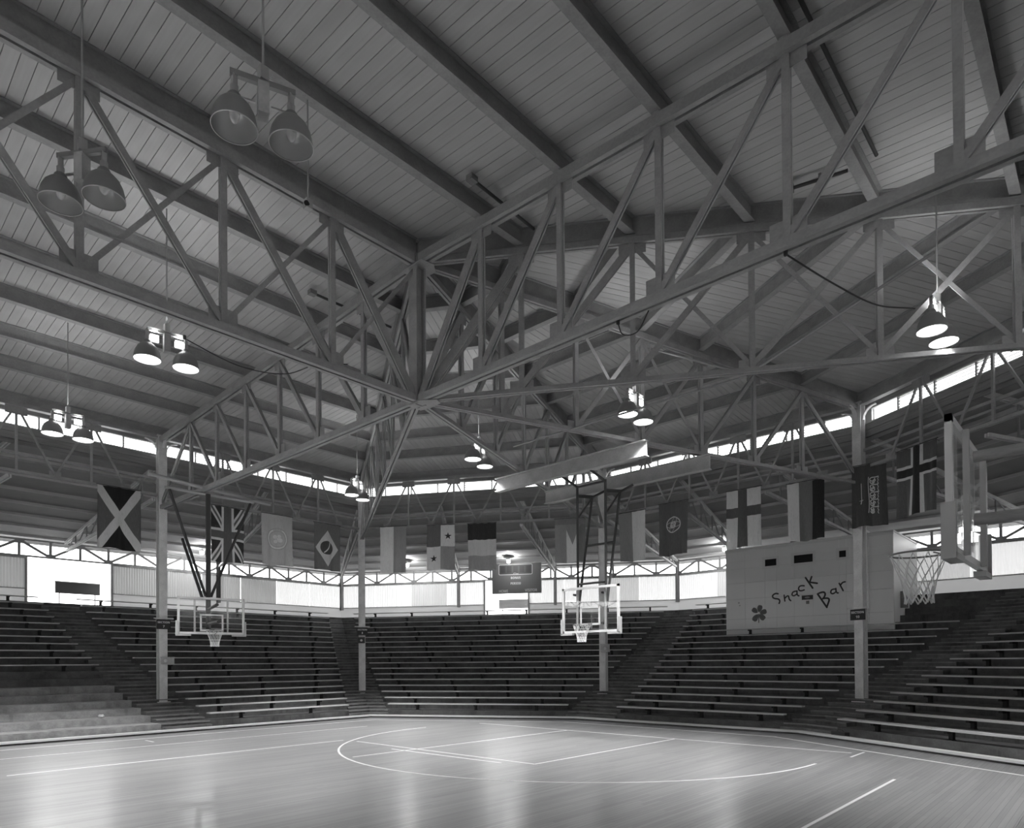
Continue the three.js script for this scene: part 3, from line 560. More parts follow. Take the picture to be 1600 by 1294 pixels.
// ---------------------------------------------------------------- basketball hoops
function ring(c, r, t) { const g = new THREE.TorusGeometry(r, t, 8, 32); g.rotateX(Math.PI / 2); return at(g.toNonIndexed(), c); }
function hoop(label, c, f, w, h, zb, pads, posts) { // c: middle of the board [x, y]; f: direction it faces
  const o = thing('basketball_hoop', label, 'basketball hoop', undefined, [c[0], c[1], 2.7]), F = [f[0], f[1], 0], S3 = [-f[1], f[0], 0];
  const q = (s, z, n = 0) => [c[0] + S3[0] * s + F[0] * n, c[1] + S3[1] * s + F[1] * n, z], fw = 0.06, zt = zb + h;
  const frame = [[q(-w / 2, zb + fw / 2), q(w / 2, zb + fw / 2)], [q(-w / 2, zt - fw / 2), q(w / 2, zt - fw / 2)], [q(-w / 2 + fw / 2, zb), q(-w / 2 + fw / 2, zt)], [q(w / 2 - fw / 2, zb), q(w / 2 - fw / 2, zt)]];
  const bd = part('backboard_frame', frame.map(([a, b]) => beam(a, b, a[2] === b[2] ? 0.05 : fw, a[2] === b[2] ? fw : 0.05, { up: a[2] === b[2] ? [0, 0, 1] : F })), M.white, o);
  part('backboard_glass', [beam(q(-w / 2 + 0.03, (zb + zt) / 2), q(w / 2 - 0.03, (zb + zt) / 2), 0.012, h - 0.08)], M.glass, bd);
  const tz = 3.05 + 0.03, th = 0.45, tw = 0.295, s = 0.05;
  part('target_square', [beam(q(-tw, tz, 0.009), q(tw, tz, 0.009), 0.004, s), beam(q(-tw, tz + th, 0.009), q(tw, tz + th, 0.009), 0.004, s), beam(q(-tw, tz - s / 2, 0.009), q(-tw, tz + th + s / 2, 0.009), s, 0.004, { up: F }), beam(q(tw, tz - s / 2, 0.009), q(tw, tz + th + s / 2, 0.009), s, 0.004, { up: F })], M.white, bd);
  if (pads) for (const sg of [-1, 1]) part('corner_pad', [beam(q(sg * (w / 2 + 0.012), zb - 0.03), q(sg * (w / 2 + 0.012), zb + 0.38), 0.06, 0.1, { up: F }), beam(q(sg * (w / 2 + 0.04), zb - 0.03), q(sg * (w / 2 - 0.35), zb - 0.03), 0.1, 0.05)], M.pad, bd);
  for (const x of [-0.45, 0.45]) part('back_bar', [beam(q(x, zb + 0.02, -0.05), q(x, zt - 0.02, -0.05), 0.045, 0.045, { up: F })], M.pad, bd);
  const rc = q(0, 3.05, 0.385);
  const rim = part('rim', [ring(rc, 0.2286, 0.009), beam(q(0, 3.03, 0.0), q(0, 3.03, 0.17), 0.13, 0.03), beam(q(0, 2.98, 0.012), q(0, 3.12, 0.012), 0.14, 0.02, { up: F }), beam(q(-0.06, 2.96, 0.02), q(-0.12, 3.04, 0.25), 0.012, 0.012), beam(q(0.06, 2.96, 0.02), q(0.12, 3.04, 0.25), 0.012, 0.012)], M.rim, o);
  const cords = [], nA = 12, lv = [[0.2286, 3.04], [0.185, 2.93], [0.15, 2.83], [0.125, 2.74], [0.112, 2.66], [0.116, 2.6]];
  for (let k = 0; k < nA; k++) for (const dir of [-1, 1]) {
    const pts = lv.map(([r, z], j) => { const a = (k + dir * j * 0.5) / nA * Math.PI * 2; return [rc[0] + r * Math.cos(a), rc[1] + r * Math.sin(a), z]; });
    for (let j = 0; j < pts.length - 1; j++) cords.push(rod(pts[j], pts[j + 1], j < 3 ? 0.0035 : 0.0065, 5));
  }
  part('net', cords, M.net, rim);
  for (const [nm, gs, m] of posts(q)) part(nm, gs, m || M.darkPipe, o);
  return o;
}
hoop('glass basketball hoop at the left, hanging from a black mast beside the leftmost column', [-8.95, -0.38], [0.98, -0.199], 1.83, 1.07, 2.97, true, (q) => [
  ['mast', [rod([-10.3, 0.1, 3.2], [-10.3, 0.1, 7.4], 0.075, 12)]], ['arm', [rod([-10.3, 0.1, 3.35], [-9.0, -0.15, 3.35], 0.05), rod([-10.3, 0.1, 3.8], [-9.0, -0.2, 3.85], 0.05)]],
  ['brace_pipe', [rod([-10.3, -1.05, 7.35], [-10.3, 0.02, 4.2], 0.045)]], ['brace_pipe', [rod([-10.35, 1.5, 7.35], [-10.3, 0.18, 4.2], 0.045)]], ['brace_pipe', [rod([-10.3, -0.68, 5.9], [-9.05, -0.6, 4.0], 0.045)]],
  ['hanger_pipe', [rod([-10.35, -1.15, 7.4], [-10.35, 1.6, 7.4], 0.05)], M.girder], ['hanger_pipe', [rod([-10.0, -1.75, 7.62], [-10.6, 2.3, 7.5], 0.06)], M.girder]]);
hoop('glass basketball hoop in the middle right, hanging from four pipes below two girders', [0.33, 5.56], [0, -1], 1.83, 1.22, 2.86, true, (q) => {
  const A = -0.24, B = 0.68, P = (a, b, r = 0.035) => rod(a, b, r);
  const one = (n, a, b, r) => [n, [P(a, b, r)]], L = [];
  for (const x of [A, B]) L.push(one('front_pipe', [x, 5.8, 2.95], [x, 5.8, 6.9]), one('rear_pipe', [x, 5.72, 3.1], [x, 6.5, 6.72]), one('top_strut', [x, 5.8, 6.62], [x, 6.5, 6.72], 0.045), one('brace_pipe', [x, 5.8, 6.0], [x, 6.5, 6.7], 0.025),
    one('brace_pipe', [x, 6.5, 6.7], [x, 7.15, 7.02], 0.035), one('brace_pipe', [x, 5.14, 7.02], [x, 5.8, 6.86], 0.035), one('back_bracket', [x, 5.6, 3.1], [x, 5.85, 3.1], 0.03), one('back_bracket', [x, 5.6, 3.9], [x, 5.85, 3.9], 0.03));
  for (const [y, z] of [[5.8, 4.2], [6.2, 5.3], [5.8, 6.86]]) L.push(one('cross_pipe', [A, y, z], [B, y, z], 0.03));
  return L;
});
hoop('near basketball hoop at the right edge, its backboard seen edge on', [9.72, -1.88], [-1, 0], 1.83, 1.07, 2.92, true, (q) => [
  ['mast', [rod([10.9, -1.88, 3.0], [10.9, -1.88, 7.45], 0.075, 12)], M.girder], ['arm', [rod([10.9, -1.88, 3.3], [9.76, -1.88, 3.3], 0.05), rod([10.9, -1.88, 3.85], [9.76, -1.88, 3.85], 0.05)], M.girder]]);
for (const [p, q, label] of [[[-2.6, 5.1], [2.36, 5.1], 'long pale steel girder above the middle hoop, the nearer and higher of the two'], [[-2.5, 7.2], [2.95, 7.2], 'long pale steel girder behind the middle hoop, the farther and lower of the two']]) {
  const o = thing('girder', label, 'girder', undefined, [0, p[1], 7.0]);
  part('web', [beam([...p, 7.2], [...q, 7.2], 0.03, 0.34)], M.girder, o);
  part('top_flange', [beam([...p, 7.38], [...q, 7.38], 0.18, 0.025)], M.girder, o);
  part('bottom_flange', [beam([...p, 7.02], [...q, 7.02], 0.18, 0.025)], M.girder, o);
}

{
  const p = [1.88, -3.635, 8.85], o = thing('hanging_box', 'small dark box with a round eye on a thin rod from the ceiling', 'box', undefined, p);
  part('rod', [rod([1.88, -3.635, 8.95], [1.88, -3.635, 10.75], 0.012)], M.steel, o);
  part('housing', [beam([1.88, -3.635, 8.82], [1.88, -3.635, 8.96], 0.1, 0.1)], M.girder, o);
  part('eye', [rod([1.88, -3.635, 8.88], [1.94, -3.7, 8.86], 0.035, 16)], M.black, o);
}
// ---------------------------------------------------------------- flags
const G = (v) => { const k = Math.round(255 * Math.min(0.97, v < 0.1 ? v : v * 1.1)); return `rgb(${k},${k},${k})`; };
function canvas(w, h, draw) {
  const c = document.createElement('canvas'); c.width = w; c.height = h; draw(c.getContext('2d'), w, h);
  const t = new THREE.CanvasTexture(c); t.colorSpace = THREE.SRGBColorSpace; t.magFilter = THREE.LinearFilter; return t;
}
const poly = (x, pts, col) => { x.fillStyle = col; x.beginPath(); pts.forEach((p, i) => (i ? x.lineTo(...p) : x.moveTo(...p))); x.closePath(); x.fill(); };
const bar_ = (x, a, b, w, col) => { x.strokeStyle = col; x.lineWidth = w; x.beginPath(); x.moveTo(...a); x.lineTo(...b); x.stroke(); };
const star = (x, cx, cy, r, col) => poly(x, Array.from({ length: 10 }, (_, i) => { const a = -Math.PI / 2 + i * Math.PI / 5, q = i % 2 ? r * 0.4 : r; return [cx + q * Math.cos(a), cy + q * Math.sin(a)]; }), col);
const fill = (x, c, X, Y, w, h) => { x.fillStyle = G(c); x.fillRect(X, Y, w, h); };
const FLAGS = [
  [EW, -2.02, -0.74, 7.93, 5.9, 'dark flag with a pale diagonal cross, hanging at the far left', (x, w, h) => {
    fill(x, 0.36, 0, 0, w, h); poly(x, [[0, 0], [w, 0], [w / 2, h / 2]], G(0.06)); poly(x, [[0, h], [w, h], [w / 2, h / 2]], G(0.06)); bar_(x, [0, 0], [w, h], 50, G(0.78)); bar_(x, [w, 0], [0, h], 50, G(0.78)); }],
  [EW, 1.62, 2.84, 7.88, 5.84, 'dark union flag with layered pale crosses, behind the left hoop mast', (x, w, h) => {
    fill(x, 0.2, 0, 0, w, h); for (const [a, b] of [[[0, 0], [w, h]], [[w, 0], [0, h]]]) { bar_(x, a, b, 44, G(0.85)); bar_(x, a, b, 14, G(0.36)); }
    fill(x, 0.85, w * 0.31, 0, w * 0.38, h); fill(x, 0.85, 0, h * 0.39, w, h * 0.22); fill(x, 0.36, w * 0.38, 0, w * 0.24, h); fill(x, 0.36, 0, h * 0.435, w, h * 0.13); }],
  [EW, 3.55, 4.84, 7.91, 5.92, 'pale flag with a ring emblem of branches around a disc', (x, w, h) => {
    fill(x, 0.74, 0, 0, w, h); x.strokeStyle = G(0.88); x.lineWidth = 9; x.beginPath(); x.arc(w / 2, h * 0.47, 76, -1.1, 4.25); x.stroke();
    x.strokeStyle = G(0.6); x.lineWidth = 3; x.beginPath(); x.arc(w / 2, h * 0.47, 87, 0, 7); x.stroke(); x.beginPath(); x.arc(w / 2, h * 0.47, 64, 0, 7); x.stroke();
    x.fillStyle = G(0.86); for (const [a, b, r] of [[-18, -16, 17], [14, -22, 13], [20, 10, 18], [-14, 20, 15], [4, 0, 9]]) { x.beginPath(); x.arc(w / 2 + a, h * 0.47 + b, r, 0, 7); x.fill(); } }],
  [EW, 5.8, 7.04, 7.88, 5.97, 'grey flag with a pale diamond and a dark disc crossed by a curved band', (x, w, h) => {
    fill(x, 0.45, 0, 0, w, h); poly(x, [[w / 2, h * 0.14], [w * 0.93, h * 0.52], [w / 2, h * 0.93], [w * 0.07, h * 0.52]], G(0.82)); x.fillStyle = G(0.3); x.beginPath(); x.arc(w * 0.48, h * 0.52, 62, 0, 7); x.fill();
    x.strokeStyle = G(0.85); x.lineWidth = 10; x.beginPath(); x.arc(w * 0.1, h * 0.38, 125, -0.25, 0.98); x.stroke(); }],
  [ENW, 0.95, 2.15, 7.96, 5.95, 'flag of two upright stripes, white on the left and grey on the right', (x, w, h) => { fill(x, 0.88, 0, 0, w * 0.52, h); fill(x, 0.58, w * 0.52, 0, w * 0.48, h); }],
  [ENW, 3.09, 4.3, 7.92, 6.02, 'quartered flag with two dark stars on white quarters', (x, w, h) => {
    fill(x, 0.86, 0, 0, w, h); fill(x, 0.42, 0, 0, w / 2, h * 0.48); fill(x, 0.58, w / 2, h * 0.48, w / 2, h * 0.52); star(x, w * 0.76, h * 0.25, 34, G(0.2)); star(x, w * 0.24, h * 0.74, 34, G(0.2)); }],
  [ENW, 4.87, 6.1, 7.91, 5.95, 'flag of three level bands, black above white above grey', (x, w, h) => { fill(x, 0.2, 0, 0, w, h * 0.35); fill(x, 0.8, 0, h * 0.35, w, h * 0.34); fill(x, 0.62, 0, h * 0.69, w, h * 0.31); }],
  [ENW, 8.55, 9.81, 7.91, 6.13, 'grey flag with a white stripe notched by a wedge, left of the middle hoop frame', (x, w, h) => { fill(x, 0.58, 0, 0, w * 0.4, h); fill(x, 0.86, w * 0.38, 0, w * 0.4, h); fill(x, 0.46, w * 0.76, 0, w * 0.24, h); poly(x, [[w * 0.3, h * 0.1], [w * 0.86, h * 0.1], [w * 0.58, h * 0.6]], G(0.56)); fill(x, 0.5, 0, 0, w, h * 0.13); }],
  [EN, 0.91, 2.1, 7.89, 5.98, 'flag of two upright stripes, dark grey on the left and white on the right', (x, w, h) => { fill(x, 0.52, 0, 0, w * 0.5, h); fill(x, 0.84, w * 0.5, 0, w * 0.5, h); }],
  [EN, 2.68, 3.89, 7.96, 6.01, 'dark flag with a pale round emblem holding a shield', (x, w, h) => {
    fill(x, 0.36, 0, 0, w * 0.42, h); fill(x, 0.38, w * 0.42, 0, w * 0.58, h); x.strokeStyle = G(0.82); x.lineWidth = 8; x.beginPath(); x.arc(w * 0.5, h * 0.42, 60, 0, 7); x.stroke(); x.lineWidth = 4; x.beginPath(); x.ellipse(w * 0.5, h * 0.42, 60, 24, 0, 0, 7); x.stroke(); x.beginPath(); x.ellipse(w * 0.5, h * 0.42, 24, 60, 0.4, 0, 7); x.stroke();
    x.fillStyle = G(0.8); x.beginPath(); x.roundRect(w * 0.5 - 26, h * 0.42 - 26, 52, 54, 16); x.fill(); x.fillStyle = G(0.45); for (const [a, b] of [[0, 0], [-12, -4], [12, -4], [0, -14], [0, 13]]) x.fillRect(w * 0.5 + a - 4, h * 0.42 + b - 4, 8, 8); }],
  [EN, 5.36, 6.56, 7.97, 5.97, 'white flag with a broad grey cross', (x, w, h) => { fill(x, 0.85, 0, 0, w, h); fill(x, 0.36, w * 0.33, 0, w * 0.27, h); fill(x, 0.36, 0, h * 0.3, w, h * 0.17); }],
  [EN, 7.42, 8.59, 7.85, 5.95, 'flag of three upright stripes, white, grey and black', (x, w, h) => { fill(x, 0.84, 0, 0, w * 0.34, h); fill(x, 0.45, w * 0.33, 0, w * 0.36, h); fill(x, 0.13, w * 0.68, 0, w * 0.32, h); }],
  [EN, 9.42, 10.36, 8.0, 6.12, 'dark flag with upright flowing script and a sword, hanging beside the rightmost column', (x, w, h) => {
    fill(x, 0.3, 0, 0, w, h); x.lineCap = 'round'; bar_(x, [w * 0.27, h * 0.3], [w * 0.29, h * 0.58], 6, G(0.85)); bar_(x, [w * 0.23, h * 0.58], [w * 0.34, h * 0.575], 4, G(0.85)); bar_(x, [w * 0.29, h * 0.58], [w * 0.27, h * 0.63], 8, G(0.85));
    x.save(); x.translate(w * 0.62, h * 0.5); x.rotate(Math.PI / 2); x.strokeStyle = G(0.85);
    for (let i = 0; i < 15; i++) { const X = -118 + i * 16.5, t = hsh(i, 2, 41), s = hsh(i, 7, 42); x.lineWidth = 6.5; x.beginPath(); if (i % 3 === 0) { x.moveTo(X, -30 - 12 * t); x.bezierCurveTo(X + 2, -6, X - 6, 14, X + 10, 24); x.stroke(); } else { x.moveTo(X - 8, 6 - 20 * t); x.bezierCurveTo(X + 12, -24 * s, X + 14, 26, X - 6, 20 + 8 * t); x.stroke(); x.beginPath(); x.arc(X + 4, -14 + 30 * s, 6, 0.5, 5.4); x.stroke(); } }
    for (let i = 0; i < 11; i++) { const X = -112 + i * 22; x.lineWidth = 5; x.beginPath(); x.moveTo(X, -40 + 6 * hsh(i, 1, 44)); x.quadraticCurveTo(X + 8, -26, X + 18, -38); x.stroke(); }
    x.lineWidth = 5; x.beginPath(); x.moveTo(-120, 34); x.bezierCurveTo(-60, 44, 20, 24, 118, 36); x.stroke(); x.restore(); }],
  [ENE, 1.56, 2.84, 8.0, 6.1, 'dark flag with a double-outlined offset cross at the right edge', (x, w, h) => {
    fill(x, 0.36, 0, 0, w, h); fill(x, 0.84, w * 0.35, 0, w * 0.32, h); fill(x, 0.84, 0, h * 0.25, w, h * 0.2); fill(x, 0.16, w * 0.42, 0, w * 0.17, h); fill(x, 0.16, 0, h * 0.295, w, h * 0.115); }],
];
FLAGS.forEach(([e, a0, a1, zt, zb, label, draw], n) => {
  const t = canvas(256, 416, (x, w, h) => {
    draw(x, w, h); x.globalAlpha = 0.1; for (let i = 0; i < 900; i++) { x.fillStyle = i % 2 ? '#fff' : '#000'; x.fillRect(rnd() * w, rnd() * h, 1, 6 + 20 * rnd()); } x.globalAlpha = 1; });
  const mat = new THREE.MeshPhysicalMaterial({ map: t, roughness: 0.9, transmission: 0.45, thickness: 0, side: THREE.DoubleSide });
  const off = n === 12 ? -0.3 : -0.2, nx = 26, ny = 20, pos = [], uv = [], idx = [], ph = rnd() * 6, f1 = rr(9, 14);
  for (let j = 0; j <= ny; j++) for (let i = 0; i <= nx; i++) {
    const u = i / nx, v = j / ny, amp = 0.012 + 0.045 * v;
    const o = off - amp * (Math.sin(u * f1 + ph + 1.6 * v) + 0.45 * Math.sin(u * f1 * 2.1 + 2 * ph - v * 2)) - 0.05 * v * Math.sin(ph + u * 2.4);
    const sag = 0.03 * Math.abs(Math.sin(u * Math.PI * 4)) * (1 - v) * 0.5, pinch = (a1 - a0) * 0.03 * v * Math.sin(ph) * (u - 0.5);
    const p = V(pe(e, a0 + (a1 - a0) * u + pinch, o, zt - sag - (zt - zb + 0.02 * Math.sin(u * 7 + ph)) * v));
    pos.push(p.x, p.y, p.z); uv.push(u, 1 - v);
    if (i < nx && j < ny) { const k = j * (nx + 1) + i; idx.push(k, k + nx + 1, k + 1, k + 1, k + nx + 1, k + nx + 2); }
  }
  const g = new THREE.BufferGeometry(); g.setAttribute('position', new THREE.Float32BufferAttribute(pos, 3)); g.setAttribute('uv', new THREE.Float32BufferAttribute(uv, 2)); g.setIndex(idx); g.computeVertexNormals();
  const o = thing('flag', label, 'flag', 'flags hanging from the eaves trusses', pe(e, (a0 + a1) / 2, -0.16, zb));
  part('cloth', [g.toNonIndexed()], mat, o);
  part('flag_rod', [rod(pe(e, a0 - 0.03, off, zt + 0.01), pe(e, a1 + 0.03, off, zt + 0.01), 0.012)], M.darkPipe, o);
  for (const a of [a0 + 0.05, a1 - 0.05]) part('tie_cord', [rod(pe(e, a, off, zt), pe(e, a, -0.04, 7.95), 0.006, 5)], M.darkPipe, o);
});

// ---------------------------------------------------------------- scoreboard, signs on the columns
function signPlate(e, a0, a1, o, z0, z1, th, map, rough = 0.6) { // flat printed front, solid body behind; returns [front, body]
  const q = [pe(e, a0, o, z0), pe(e, a1, o, z0), pe(e, a1, o, z1), pe(e, a0, o, z1)].map(V), g = new THREE.BufferGeometry();
  g.setAttribute('position', new THREE.Float32BufferAttribute([0, 1, 2, 0, 2, 3].flatMap((i) => [q[i].x, q[i].y, q[i].z]), 3));
  g.setAttribute('uv', new THREE.Float32BufferAttribute([0, 0, 1, 0, 1, 1, 0, 0, 1, 1, 0, 1], 2)); g.computeVertexNormals();
  return [g, hex([pe(e, a0, o + 0.003, z0), pe(e, a1, o + 0.003, z0), pe(e, a1, o + th, z0), pe(e, a0, o + th, z0), pe(e, a0, o + 0.003, z1), pe(e, a1, o + 0.003, z1), pe(e, a1, o + th, z1), pe(e, a0, o + th, z1)])];
}
{
  const o = thing('scoreboard', 'grey scoreboard reading BONUS, PERIOD, HOME and VISITOR, hung before the bright wall opening', 'scoreboard', undefined, pe(ENW, 4.5, 12, 6.2));
  const t = canvas(768, 448, (x, w, h) => {
    fill(x, 0.32, 0, 0, w, h); x.strokeStyle = G(0.72); x.lineWidth = 7; x.beginPath(); x.roundRect(110, 16, 520, 150, 18); x.stroke(); fill(x, 0.2, 118, 24, 504, 134);
    for (let i = 0; i < 5; i++) fill(x, 0.14, 140 + i * 98, 40, 70, 96);
    x.fillStyle = G(0.72); x.textAlign = 'center'; x.font = 'bold 46px sans-serif'; x.fillText('BONUS', 372, 232); x.fillText('PERIOD', 372, 316); x.font = '52px sans-serif'; x.fillText('HOME', 180, 430); x.fillText('VISITOR', 610, 425);
    for (let i = 0; i < 7; i++) { x.beginPath(); x.arc(340 + i * 12, 150 - 6 * Math.sin(i), 4, 0, 7); x.fill(); } });
  const [front, body] = signPlate(ENW, 3.0, 6.0, 11.9, 6.21, 8.0, 0.16);
  part('face', [front], new THREE.MeshStandardMaterial({ map: t, roughness: 0.6 }), part('case', [body], M.girder, o));
  for (const a of [3.4, 5.6]) part('hanger', [rod(pe(ENW, a, 12, 7.98), pe(ENW, a, 12, 8.2), 0.02)], M.steel, o);
}
for (const [key, num, label] of [['e', '10', 'small dark sign on the rightmost column reading SECTION 10'], ['g', '8', 'small dark sign on the second column from the left reading SECTION with a number'], ['b', '7', 'small dark sign on the leftmost column, its lettering hard to read']]) {
  const c = COL[key], s = thing('section_sign', label, 'sign', 'section signs on the columns', [c[0], c[1], 3.3]);
  const f = key === 'e' ? [0.25, 0.97] : key === 'g' ? [-0.86, 0.5] : [-1, 0], l = Math.hypot(...f), e = { A: c, n: [f[0] / l, f[1] / l], d: [f[1] / l, -f[0] / l] };
  const t = canvas(256, 192, (x, w, h) => { fill(x, 0.14, 0, 0, w, h); x.fillStyle = G(0.82); x.textAlign = 'center'; x.font = 'bold 54px sans-serif'; x.fillText('SECTION', w / 2, 74, 240); x.font = 'bold 62px sans-serif'; x.fillText(num, w / 2, 158); });
  const [front, body] = signPlate(e, -0.23, 0.23, -0.18, 3.31, 3.64, 0.025);
  part('face', [front], new THREE.MeshStandardMaterial({ map: t, roughness: 0.5 }), part('plate', [body], M.dark, s));
  part('top_bar', [beam(pe(e, -0.32, -0.17, 3.68), pe(e, 0.32, -0.17, 3.68), 0.05, 0.04)], M.column, s);
  part('clamp', [beam(pe(e, -0.16, 0, 3.68), pe(e, 0.16, 0, 3.68), 0.3, 0.03)], M.column, s);
}
for (const [p, d, sz, mat, label] of [[[-13.62, 0.12, 2.22], [0.7, -0.7], [0.34, 0.26, 0.22], M.girder, 'round-backed grey horn box on the leftmost column'], [[-4.58, 13.42, 2.62], [0.5, -0.86], [0.34, 0.26, 0.3], M.girder, 'grey box fixed to the third column from the left, below the backboard'], [[-13.68, 8.12, 3.08], [0.86, -0.5], [0.3, 0.2, 0.24], M.dark, 'small dark box on the second column, just below its sign']]) {
  const o = thing('column_box', label, 'box', undefined, p), D = [...unit(d), 0], s3 = [-D[1], D[0], 0];
  part('body', [beam(add(p, s3, -sz[0] / 2), add(p, s3, sz[0] / 2), sz[1], sz[2])], mat, o);
  part('lid', [beam(add(add(p, s3, -sz[0] / 2 - 0.01), [0, 0, sz[2] / 2 + 0.01]), add(add(p, s3, sz[0] / 2 + 0.01), [0, 0, sz[2] / 2 + 0.01]), sz[1] + 0.03, 0.02)], mat, o);
  part('knob', [rod(add(p, D, sz[1] / 2), add(p, D, sz[1] / 2 + 0.04), 0.05, 16)], M.column, o);
  part('fixing', [beam(add(p, D, -sz[1] / 2 - 0.1), add(p, D, -sz[1] / 2), 0.1, 0.1)], M.steel, o);
}

// ---------------------------------------------------------------- snack bar
{
  const e = EN, A0 = 1.46, A1 = 8.62, OF = 8.2, zB = treadZ(13) - 0.02, zT = 7.33, w = A1 - A0, h = zT - zB;
  const o = thing('snack_bar', 'large pale boxy snack bar with hand-painted lettering, clover and small dark windows', 'snack bar', undefined, pe(e, (A0 + A1) / 2, 10.4, zB));
  const PX = 200, t = canvas(Math.round(w * PX), Math.round(h * PX), (x, cw, ch) => {
    fill(x, 0.92, 0, 0, cw, ch);
    for (let i = 0; i < 2600; i++) { const v = 0.86 + 0.1 * rnd(); x.globalAlpha = 0.25; x.fillStyle = G(v); x.fillRect(rnd() * cw, rnd() * ch, 3 + 40 * rnd(), 1 + 2 * rnd()); } x.globalAlpha = 1;
    const X = (a) => (a - A0) * PX, Y = (z) => (zT - z) * PX;
    const stroke = (a, z, s, rot, paths, lw = 0.06) => { // brush strokes in metres about (a, z)
      x.save(); x.translate(X(a), Y(z)); x.rotate(rot); x.scale(PX * s, PX * s); x.lineWidth = lw * 1.3 / s; x.strokeStyle = G(0.22); x.lineCap = 'round'; x.lineJoin = 'round';
      for (const p of paths) { x.beginPath(); x.moveTo(p[0], p[1]); for (let i = 2; i + 3 < p.length; i += 4) x.quadraticCurveTo(p[i], p[i + 1], p[i + 2], p[i + 3]); if (p.length === 4) x.lineTo(p[2], p[3]); x.stroke(); } x.restore(); };
    stroke(3.84, 4.89, 1, -0.1, [[0.12, -0.22, -0.02, -0.3, -0.14, -0.17, -0.16, -0.04, 0.06, 0, 0.22, 0.06, 0.12, 0.22]], 0.05);
    stroke(4.34, 4.91, 1, 0, [[-0.13, -0.13, -0.1, 0.14], [-0.1, 0.02, 0.06, -0.18, 0.08, 0, 0.08, 0.08, 0.16, 0.14]], 0.045);
    stroke(4.68, 5.06, 1, 0, [[0.1, -0.12, -0.12, -0.14, -0.12, 0.03, -0.06, 0.14, 0.1, 0], [0.1, -0.13, 0.08, 0.08, 0.18, 0.1]], 0.045);
    stroke(4.97, 5.29, 1, 0, [[0.12, -0.1, -0.12, -0.16, -0.12, 0.02, -0.1, 0.16, 0.12, 0.08]], 0.045);
    stroke(5.39, 5.52, 1, -0.15, [[-0.2, -0.26, 0.02, 0.26], [0.06, -0.24, -0.06, -0.02], [-0.06, -0.02, 0.24, 0.1]], 0.055);
    stroke(5.9, 4.72, 1, -0.15, [[-0.2, -0.3, 0.08, 0.36], [-0.2, -0.3, 0.14, -0.4, 0.1, -0.2, 0.06, -0.1, -0.02, -0.05], [-0.02, -0.05, 0.3, -0.06, 0.2, 0.12, 0.12, 0.28, 0.08, 0.34]], 0.055);
    stroke(6.32, 5.03, 1, -0.1, [[0.1, -0.1, -0.12, -0.16, -0.12, 0.02, -0.06, 0.14, 0.1, 0], [0.1, -0.13, 0.08, 0.08, 0.17, 0.08]], 0.045);
    stroke(6.66, 5.23, 1, -0.1, [[-0.1, -0.16, 0.02, 0.18], [-0.06, -0.06, 0.02, -0.2, 0.14, -0.18]], 0.045);
    // four-leaf clover
    x.save(); x.translate(X(3.03), Y(4.28)); x.scale(PX, PX); x.fillStyle = G(0.4);
    for (const [a, s] of [[-2.45, 0.95], [-1.3, 1.0], [-0.2, 1], [0.85, 1.05], [2.2, 1.1]]) { x.save(); x.rotate(a); x.translate(0.05, 0); x.scale(s, s * 0.8); x.beginPath(); x.moveTo(0, 0); x.bezierCurveTo(0.1, -0.2, 0.36, -0.2, 0.33, -0.02); x.bezierCurveTo(0.38, 0.18, 0.1, 0.2, 0, 0); x.fill(); x.strokeStyle = G(0.3); x.lineWidth = 0.012; x.beginPath(); x.moveTo(0.04, 0); x.lineTo(0.26, 0.01); x.stroke(); x.restore(); }
    x.strokeStyle = G(0.4); x.lineWidth = 0.04; x.beginPath(); x.moveTo(0, 0.02); x.quadraticCurveTo(0.02, 0.3, 0.0, 0.44); x.stroke(); x.restore();
    x.globalAlpha = 0.35; fill(x, 0.4, X(2.05), Y(4.86), 16, 14); fill(x, 0.4, X(2.1), Y(4.72), 14, 10); x.globalAlpha = 1;
  });
  const front = new THREE.MeshStandardMaterial({ map: t, roughness: 0.7 });
  const wins = [[3.35, 3.88, 6.43, 6.74], [4.66, 5.47, 6.43, 6.78], [6.55, 6.83, 6.49, 6.77]];
  // boarded front: each board a part, windows cut out
  const xs = [A0, 2.4, 3.35, 3.88, 4.66, 5.47, 6.55, 6.83, 7.7, A1], zs = [zB, 4.05, 5.0, 5.75, 6.43, 6.78, zT];
  for (let i = 0; i < xs.length - 1; i++) for (let j = 0; j < zs.length - 1; j++) {
    const inWin = wins.find(([a, b, c, d]) => xs[i] >= a - 0.01 && xs[i + 1] <= b + 0.01 && j === 4);
    if (inWin) continue;
    const a = xs[i] + 0.004, b = xs[i + 1] - 0.004, c = zs[j] + 0.004, d = zs[j + 1] - 0.004;
    const g = hex([pe(e, a, OF, c), pe(e, b, OF, c), pe(e, b, OF + 0.03, c), pe(e, a, OF + 0.03, c), pe(e, a, OF, d), pe(e, b, OF, d), pe(e, b, OF + 0.03, d), pe(e, a, OF + 0.03, d)]);
    const p = g.attributes.position, u = g.attributes.uv;
    for (let k = 0; k < p.count; k++) { const x = p.getX(k), y = -p.getZ(k), al = (x - e.A[0]) * e.d[0] + (y - e.A[1]) * e.d[1]; u.setXY(k, (al - A0) / w, (p.getY(k) - zB) / h); }
    part('wall_panel', [g], front, o);
  }
  part('backing', [hex([pe(e, A0, OF + 0.032, zB), pe(e, A1, OF + 0.032, zB), pe(e, A1, OF + 0.06, zB), pe(e, A0, OF + 0.06, zB), pe(e, A0, OF + 0.032, 6.43), pe(e, A1, OF + 0.032, 6.43), pe(e, A1, OF + 0.06, 6.43), pe(e, A0, OF + 0.06, 6.43)])], M.fascia, o);
